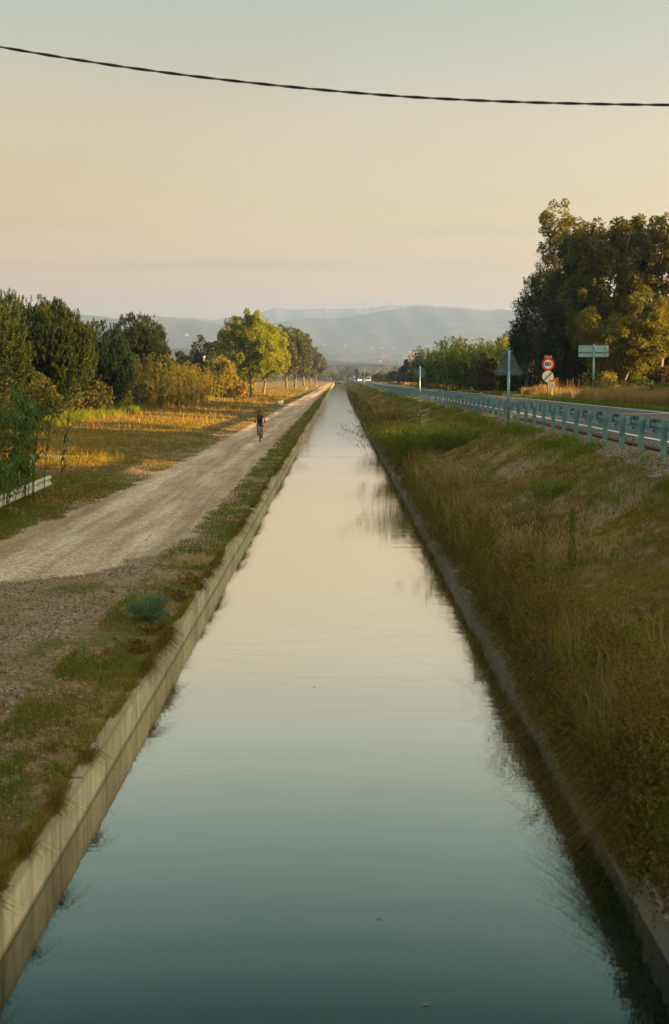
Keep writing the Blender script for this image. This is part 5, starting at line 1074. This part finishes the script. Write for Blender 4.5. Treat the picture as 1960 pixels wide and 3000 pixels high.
for i, (px, pyt, pyb, jib) in enumerate(((1134, 1019, 1047, -9), (1146, 1024, 1047, 8), (1172, 1028, 1047, -7))):
    X, zt = at(px, pyt, 4000); _, zb = at(px, pyb, 4000); root = empty('tower_crane', (X, 4000, zb), ['leftmost tall tower crane over the pink building', 'middle tower crane over the pink building', 'rightmost leaning tower crane near the ribbed hall'][i], 'crane')
    MB().box((0, 0, (zt - zb) / 2), (1.5, 1.5, zt - zb)).build('mast', M['terracotta'], root); MB().box((jib * .3, 0, zt - zb - 2), (abs(jib) * 2, 1, 1.0)).build('jib', M['terracotta'], root)
turb = None
for i, (px, pyt) in enumerate(((1052, 907), (1076, 905), (1099, 904), (1144, 902), (1160, 901), (1184, 898), (1228, 896), (1279, 884), (1316, 900), (930, 908), (960, 909))):
    Yq = 6350; X, zt = at(px, pyt, Yq); hgt_ = 30
    if turb is None:
        root = empty('wind_turbine', (0, 0, 0), 'x', 'wind turbine', 'wind turbines along the hazy ridge'); MB().tube([(0, 0, -25), (0, 0, 0)], [.9, .6], 6).build('tower', M['concrete_far'], root); MB().box((0, 1, 0), (2, 5, 2)).build('nacelle', M['concrete_far'], root)
        for k in range(3): a = k * 2.094 + .3; MB().tube([(0, -2.2, 0), (7 * math.cos(a), -2.2, 7 * math.sin(a)), (15 * math.cos(a), -2.2, 15 * math.sin(a))], [.6, .5, .2], 5).build('blade', M['concrete_far'], root)
        turb = root; kids = list(root.children)
    else:
        root = link(turb.copy())
        for c_ in kids: q = link(c_.copy(), root)
    root.location = (X, Yq, zt)
    root['label'] = ['pale wind turbine on the ridge near the centre', 'second pale wind turbine from the left of the right hand ridge', 'third pale wind turbine along the ridge', 'fourth wind turbine, below the middle of the bird flock', 'fifth wind turbine, close right of the fourth', 'wind turbine under the right end of the bird flock', 'wind turbine right of the bird flock', 'highest wind turbine on the right summit', 'farthest right wind turbine on the ridge', 'leftmost wind turbine above the field trees', 'second wind turbine from the left above the field trees'][i]
def bird(px, py, Y, span, label, group=None, proto=[None]):
    X, z = at(px, py, Y)
    if proto[0] is None:
        b = MB().tube([(0, -.35, 0), (0, -.1, .03), (0, .2, .02), (0, .4, 0)], [.02, .09, .08, .02], 6)
        for s_ in (-1, 1): b.add([(0, -.12, .04), (s_ * .5, -.16, .20), (s_ * 1.0, .02, .10), (s_ * .5, .10, .17), (0, .14, .04)], [(0, 1, 3, 4), (1, 2, 3)])
        proto[0] = b.build('bird', M['black']); o = proto[0]
    else: o = link(proto[0].copy())
    o.location = (X, Y, z); o.scale = (span / 2,) * 3; o.rotation_euler = (0, random.uniform(-.3, .3), random.uniform(-1, 1)); tag(o, label, 'bird', group)
bird(1081, 839.5, 700, 1.3, 'dark bird flying alone high above the centre'); bird(1340, 850, 700, 1.2, 'dark bird flying alone high at the right')
for i, px in enumerate((1041, 1049, 1057, 1064, 1072, 1081, 1097, 1110, 1121, 1129, 1135, 1146, 1160, 1185)):
    bird(px, 887.5 + (px - 1040) * .018 + random.uniform(-.8, .8), 1100, 1.9 if px in (1110, 1146, 1185) else 1.5, ['leftmost tiny bird of the line over the ridge', 'second tiny bird from the left in the line', 'third tiny bird from the left in the line', 'fourth tiny bird from the left in the line', 'fifth tiny bird from the left in the line', 'sixth tiny bird from the left in the line', 'tiny bird just left of the larger middle one', 'larger bird in the middle of the line', 'tiny bird just right of the larger middle one', 'fifth tiny bird from the right in the line', 'fourth tiny bird from the right in the line', 'larger bird third from the right in the line', 'tiny bird second from the right in the line', 'rightmost larger bird at the end of the line'][i], 'birds flying in a line over the ridge')

# ------------------------------------------------------------------ vehicles
def vehicle(name, label, cat, px, Y, W_, Lg, Ht, kind, mat, lights=False):
    X, _ = at(px, 1105, Y); z = 2.49 - float(drop(Y)) if Y < 900 else float(zg(X, Y)) + .35
    root = empty(name, (X, Y, z), label, cat); y0 = -Lg / 2
    if kind == 'van': side = [(0, .32), (0, .85), (.25, 1.05), (.75, 1.2), (1.35, Ht - .08), (1.6, Ht), (Lg - .1, Ht), (Lg, Ht - .2), (Lg, .35)]
    elif kind == 'car': side = [(0, .3), (0, .62), (.2, .78), (1.1, .92), (1.8, Ht - .06), (2.1, Ht), (3.1, Ht), (3.9, .98), (Lg, .9), (Lg, .35)]
    else: side = [(0, .5), (0, 1.6), (.15, Ht - .5), (.5, Ht - .2), (Lg - .05, Ht), (Lg, Ht - .05), (Lg, .7)]
    V = []; n_ = len(side)
    for s_, ins in ((-1, .0), (1, .0)):
        for a, c in side: V.append((s_ * (W_ / 2 - (.16 if c > Ht * .8 else .04 if c > 1.0 else 0) * (kind != 'truck')), y0 + a, c))
    b = MB().add(V, [tuple(range(n_)), tuple(range(2 * n_ - 1, n_ - 1, -1))] + [(k, (k + 1) % n_, n_ + (k + 1) % n_, n_ + k) for k in range(n_)])
    body = b.build('body', M[mat], root, bevel=.03)
    if kind == 'van': a0, a1 = (.80, 1.24), (1.33, Ht - .12)
    elif kind == 'car': a0, a1 = (1.15, .96), (1.76, Ht - .10)
    else: a0, a1 = (.02, 1.55), (.14, Ht - .62)
    hw = W_ / 2 - .18
    MB().add([(-hw, y0 + a0[0] - .03, a0[1]), (hw, y0 + a0[0] - .03, a0[1]), (hw - .08, y0 + a1[0] - .03, a1[1]), (-hw + .08, y0 + a1[0] - .03, a1[1]), (-hw, y0 + a0[0] + .03, a0[1]), (hw, y0 + a0[0] + .03, a0[1]), (hw - .08, y0 + a1[0] + .03, a1[1]), (-hw + .08, y0 + a1[0] + .03, a1[1])], [(0, 1, 2, 3), (4, 5, 6, 7), (0, 1, 5, 4), (2, 3, 7, 6), (0, 3, 7, 4), (1, 2, 6, 5)]).build('windscreen', M['glass'], root)
    for s_ in (-1, 1):
        MB().box((s_ * (W_ / 2 - .02), 0.1 + (0 if kind == 'car' else .2), a0[1] + .22), (.06, Lg * .4, .36)).build('side_window', M['glass'], root)
        d = MB().box((s_ * (W_ / 2 - .28), y0 - .01, .72), (.36, .08, .20)).build('headlight', M['lit'] if lights else M['lens'], root, bevel=.02)
        MB().box((s_ * (W_ / 2 + .10), y0 + a0[0] + .2, a0[1] + .12), (.18, .10, .22)).build('wing_mirror', M['black'], root)
        for yy_ in (y0 + .85, -y0 - .85):
            wh = empty('wheel', (0, 0, 0), None, None); wh.parent = root; wh.location = (s_ * (W_ / 2 - .12), yy_, .33)
            MB().disc((0, 0, 0), .34, .22, 'x', 20).build('tyre', M['black'], wh); MB().disc((s_ * .08, 0, 0), .2, .1, 'x', 16).build('rim', M['galv_white'], wh)
    MB().box((0, y0 - .02, .42), (W_ - .1, .12, .24)).build('bumper', M['black'], root, bevel=.02)
    MB().box((0, y0 - .02, .68), (W_ - 1.1, .05, .18)).build('grille', M['black'], root); MB().box((0, y0 - .09, .45), (.52, .02, .11)).build('number_plate', M['white'], root)
    return root
vehicle('van', 'white van driving towards us beside the far guardrail', 'van', 1078.5, 500, 1.95, 4.9, 2.05, 'van', 'white')
vehicle('car', 'small dark car with its headlights lit behind the white van', 'car', 1054, 740, 1.8, 4.3, 1.5, 'car', 'black', True)
vehicle('truck', 'white truck far along the road where it leaves the canal', 'truck', 1023.5, 1150, 2.4, 8, 3.1, 'truck', 'white')
vehicle('car', 'tiny dark car close behind the distant white truck', 'car', 1032, 1190, 1.8, 4.3, 1.6, 'car', 'blackmetal')

# ------------------------------------------------------------------ bicycle and cyclist
Y = 77.6; X, _ = at(761.5, 1290, Y); z = float(max(zg(X, Y), zg(X - .2, Y))) + .035
bk = empty('bicycle', (X, Y, z), 'mountain bike ridden towards us on the gravel path', 'bicycle', None, R(4))
def wheel(y):
    wh = empty('wheel', (0, 0, 0), None, None); wh.parent = bk; wh.location = (0, y, .345)
    b = MB(); n_ = 36; V = []; Fs = []
    for k in range(n_):
        a = 2 * math.pi * k / n_
        for q in range(8): t_ = 2 * math.pi * q / 8; rr = .322 + .027 * math.cos(t_); V.append((.027 * math.sin(t_), rr * math.cos(a), rr * math.sin(a)))
    for k in range(n_):
        for q in range(8): Fs.append((k * 8 + q, k * 8 + (q + 1) % 8, ((k + 1) % n_) * 8 + (q + 1) % 8, ((k + 1) % n_) * 8 + q))
    b.add(V, Fs).build('tyre', M['black'], wh, smooth=True); MB().disc((0, 0, 0), .300, .022, 'x', 36, .278).build('rim', M['blackmetal'], wh)
    b = MB()
    for k in range(16): a = k * math.pi / 8; b.tube([(.02 * (-1) ** k, 0, 0), (0, .285 * math.cos(a), .285 * math.sin(a))], .0015, 4)
    b.disc((0, 0, 0), .025, .09, 'x', 12).build('spokes', M['galv_white'], wh)
wheel(-.53); wheel(.53)
b = MB(); BB = (0, .10, .30); ST = (0, .24, .78); HT = (0, -.34, .84); HB = (0, -.37, .70)
b.tube([BB, ST], .017, 8).tube([BB, HB], .021, 8).tube([ST, HT], .018, 8).tube([HT, HB], .022, 8)
for s_ in (-1, 1): b.tube([(.02 * s_, .10, .30), (.06 * s_, .53, .345)], .010, 6).tube([(.02 * s_, .24, .77), (.06 * s_, .53, .345)], .008, 6)
b.build('frame', M['frame'], bk, smooth=True)
b = MB()
for s_ in (-1, 1): b.tube([(.055 * s_, -.39, .66), (.055 * s_, -.53, .345)], [.018, .013], 8)
b.tube([(-.06, -.385, .67), (.06, -.385, .67)], .02, 8).build('fork', M['galv_white'], bk, smooth=True)
MB().tube([(0, -.35, .84), (0, -.36, .98), (0, -.42, 1.03)], .016, 8).build('stem', M['blackmetal'], bk, smooth=True)
hb = MB().tube([(-.31, -.39, 1.06), (-.12, -.42, 1.05), (0, -.43, 1.03), (.12, -.42, 1.05), (.31, -.39, 1.06)], .014, 8).build('handlebar', M['blackmetal'], bk, smooth=True)
for s_ in (-1, 1):
    MB().tube([(.20 * s_, -.405, 1.055), (.315 * s_, -.389, 1.06)], .020, 8).build('grip', M['black'], hb, smooth=True)
    MB().tube([(.17 * s_, -.42, 1.05), (.26 * s_, -.47, 1.035)], .006, 5).build('brake_lever', M['galv_white'], hb)
MB().tube([(0, .24, .78), (0, .265, .90)], .014, 8).build('seat_post', M['galv_white'], bk)
MB().box((0, .26, .93), (.15, .26, .06), (0, 0, 0), .8).build('saddle', M['black'], bk, bevel=.02)
MB().disc((.05, .10, .30), .09, .006, 'x', 24).build('chainring', M['blackmetal'], bk)
PR = (-.115, .0, .205); PL = (.115, .20, .395)      # pedals; picture left = -x
PL = (.115, -.02, .20); PR = (-.115, .20, .37)
for s_, p_ in ((-1, PR), (1, PL)):
    MB().tube([(s_ * .06, .10, .30), (s_ * .075, p_[1], p_[2])], .011, 6).build('crank', M['blackmetal'], bk); MB().box(p_, (.10, .08, .025)).build('pedal', M['black'], bk)
# person
pr = empty('person', (X, Y, z), 'person in a dark sleeveless top and shorts cycling towards us with hands on the bars', 'person', None, R(4))
def skin_mesh(name, verts, edges, radii, mat, parent, sub=2, rootv=0):
    me = bpy.data.meshes.new(name); me.from_pydata(verts, edges, []); o = link(bpy.data.objects.new(name, me), parent); me.materials.append(mat)
    md = o.modifiers.new('Skin', 'SKIN'); md.use_smooth_shade = True
    for i, v in enumerate(me.skin_vertices[0].data):
        r_ = radii[i]; v.radius = r_ if isinstance(r_, tuple) else (r_, r_); v.use_root = (i == rootv)
    s2 = o.modifiers.new('Sub', 'SUBSURF'); s2.levels = sub; s2.render_levels = sub
    dg = bpy.context.evaluated_depsgraph_get(); dg.update(); me2 = bpy.data.meshes.new_from_object(o.evaluated_get(dg)); o.modifiers.clear(); o.data = me2
    for p in me2.polygons: p.use_smooth = True
    return o
v = [(0, .24, 1.00), (0, .20, 1.12), (0, .13, 1.26), (0, .05, 1.39), (0, .01, 1.46), (0, -.02, 1.52), (0, -.045, 1.575), (0, -.06, 1.63), (0, -.05, 1.685)]
rd = [(.15, .11), (.13, .095), (.14, .10), (.13, .095), (.07, .06), (.05, .05), (.062, .065), (.075, .085), (.055, .065)]
ed = [(i, i + 1) for i in range(8)]
def addv(p, r_, frm): v.append(p); rd.append(r_); ed.append((frm, len(v) - 1)); return len(v) - 1
for s_ in (-1, 1):
    a = addv((.14 * s_, .03, 1.43), .055, 3); a = addv((.185 * s_, -.01, 1.37), .048, a); a = addv((.255 * s_, -.10, 1.25), .036, a); a = addv((.27 * s_, -.25, 1.16), .034, a); a = addv((.262 * s_, -.345, 1.095), .023, a)
    hand = addv((.262 * s_, -.385, 1.085), (.034, .020), a)
    for k, dx in enumerate((-.030, -.010, .010, .030)):
        f1 = addv(((.262 + dx) * s_, -.425, 1.085 - .002 * abs(k - 1.5)), .0095, hand); f2 = addv(((.262 + dx) * s_, -.440, 1.058), .0085, f1); addv(((.262 + dx) * s_, -.418, 1.036), .008, f2)
    t1 = addv(((.262 - .045) * s_, -.385, 1.07), .0095, hand); addv(((.262 - .055) * s_, -.405, 1.045), .0085, t1)
    hip = addv((.085 * s_, .20, .95), .085, 0); kn_z = .70 if s_ > 0 else .80; kn_y = -.10 if s_ > 0 else -.12
    ft = PL if s_ > 0 else PR
    m1 = addv((.10 * s_, .06, (.95 + kn_z) / 2 + .02), .075, hip); kn = addv((.115 * s_, kn_y, kn_z), .056, m1); cf = addv((.115 * s_, kn_y + .10, (kn_z + ft[2]) / 2 + .09), .052, kn)
    an = addv((.115 * s_, ft[1] + .10, ft[2] + .12), .034, cf); addv((.115 * s_, ft[1] + .08, ft[2] + .055), .034, an)
body = skin_mesh('body', v, ed, rd, M['skin'], pr)
# clothes
def loft(name, rings, mat, parent, n=20, cap=True):
    V = []; Fs = []
    for (cx, cy, cz, rx, ry) in rings:
        for k in range(n): t_ = 2 * math.pi * k / n; V.append((cx + rx * math.cos(t_), cy + ry * math.sin(t_), cz))
    for i in range(len(rings) - 1):
        for k in range(n): Fs.append((i * n + k, i * n + (k + 1) % n, (i + 1) * n + (k + 1) % n, (i + 1) * n + k))
    return MB().add(V, Fs).build(name, mat, parent, smooth=True)
top = loft('tank_top', [(0, .22, .97, .172, .135), (0, .20, 1.08, .158, .125), (0, .15, 1.20, .158, .125), (0, .09, 1.30, .168, .128), (0, .05, 1.38, .160, .12), (0, .03, 1.42, .13, .10)], M['vest'], pr)
for s_ in (-1, 1): MB().tube([(.095 * s_, -.065, 1.36), (.10 * s_, -.03, 1.475), (.095 * s_, .08, 1.44)], [.034, .026, .03], 8).build('strap', M['vest'], top, smooth=True)
MB().box((0, -.052, 1.35), (.10, .03, .10), (.5, 0, 0)).build('shirt_panel', M['shirt'], top, bevel=.01)
MB().box((0, .0, 1.285), (.22, .035, .016), (.3, 0, 0)).build('chest_stripe', M['galv_white'], top)
sh = [(0, .24, 1.02), (0, .23, .96)]; sr = [(.165, .13), (.16, .13)]; se = [(0, 1)]
for s_ in (-1, 1):
    sh.append((.095 * s_, .17, .92)); sr.append(.105); se.append((1, len(sh) - 1)); kn_z = .70 if s_ > 0 else .80
    sh.append((.11 * s_, .06, (.95 + kn_z) / 2 + .02)); sr.append(.098); se.append((len(sh) - 2, len(sh) - 1)); sh.append((.115 * s_, -.03, (.95 + kn_z) / 2 - .035)); sr.append(.088); se.append((len(sh) - 2, len(sh) - 1))
skin_mesh('shorts', sh, se, sr, M['shorts'], pr)
for s_, ft in ((-1, PR), (1, PL)):
    o = skin_mesh('shoe', [(.115 * s_, ft[1] + .10, ft[2] + .12), (.115 * s_, ft[1] + .09, ft[2] + .06), (.115 * s_, ft[1] - .02, ft[2] + .045), (.115 * s_, ft[1] - .10, ft[2] + .035)], [(0, 1), (1, 2), (2, 3)], [.042, .048, (.045, .035), (.038, .026)], M['shoe'], pr)
    loft('sock', [(.115 * s_, ft[1] + .10, ft[2] + .11, .044, .046), (.115 * s_, ft[1] + .085, ft[2] + .17, .040, .042)], M['shoe'], pr, 12)
    o = MB().tube([(.262 * s_, -.36, 1.10), (.262 * s_, -.405, 1.092), (.262 * s_, -.435, 1.068)], [.036, .046, .036], 10).build('glove', M['shoe'], pr, smooth=True)
hs = MB(); V = []; Fs = []
for i in range(9):
    ph_ = i / 8 * 2.0
    for k in range(18): t_ = 2 * math.pi * k / 18; V.append((.088 * math.sin(ph_) * math.cos(t_), -.035 + .105 * math.sin(ph_) * math.sin(t_) * (1 if math.sin(t_) > 0 else .72), 1.655 + .092 * math.cos(ph_) + (.05 * max(0, -math.sin(t_)) * math.sin(ph_))))
for i in range(8):
    for k in range(18): Fs.append((i * 18 + k, i * 18 + (k + 1) % 18, (i + 1) * 18 + (k + 1) % 18, (i + 1) * 18 + k))
hs.add(V, Fs).build('hair', M['hair'], pr, smooth=True)
for s_ in (-1, 1): MB().disc((.028 * s_, -.142, 1.640), .012, .008, 'y', 10).build('eye', M['hair'], pr)
MB().tube([(0, -.138, 1.645), (0, -.158, 1.615), (0, -.142, 1.605)], [.007, .013, .008], 6).build('nose', M['skin'], pr, smooth=True)
MB().box((0, -.128, 1.583), (.045, .01, .008)).build('mouth', M['terracotta'], pr)
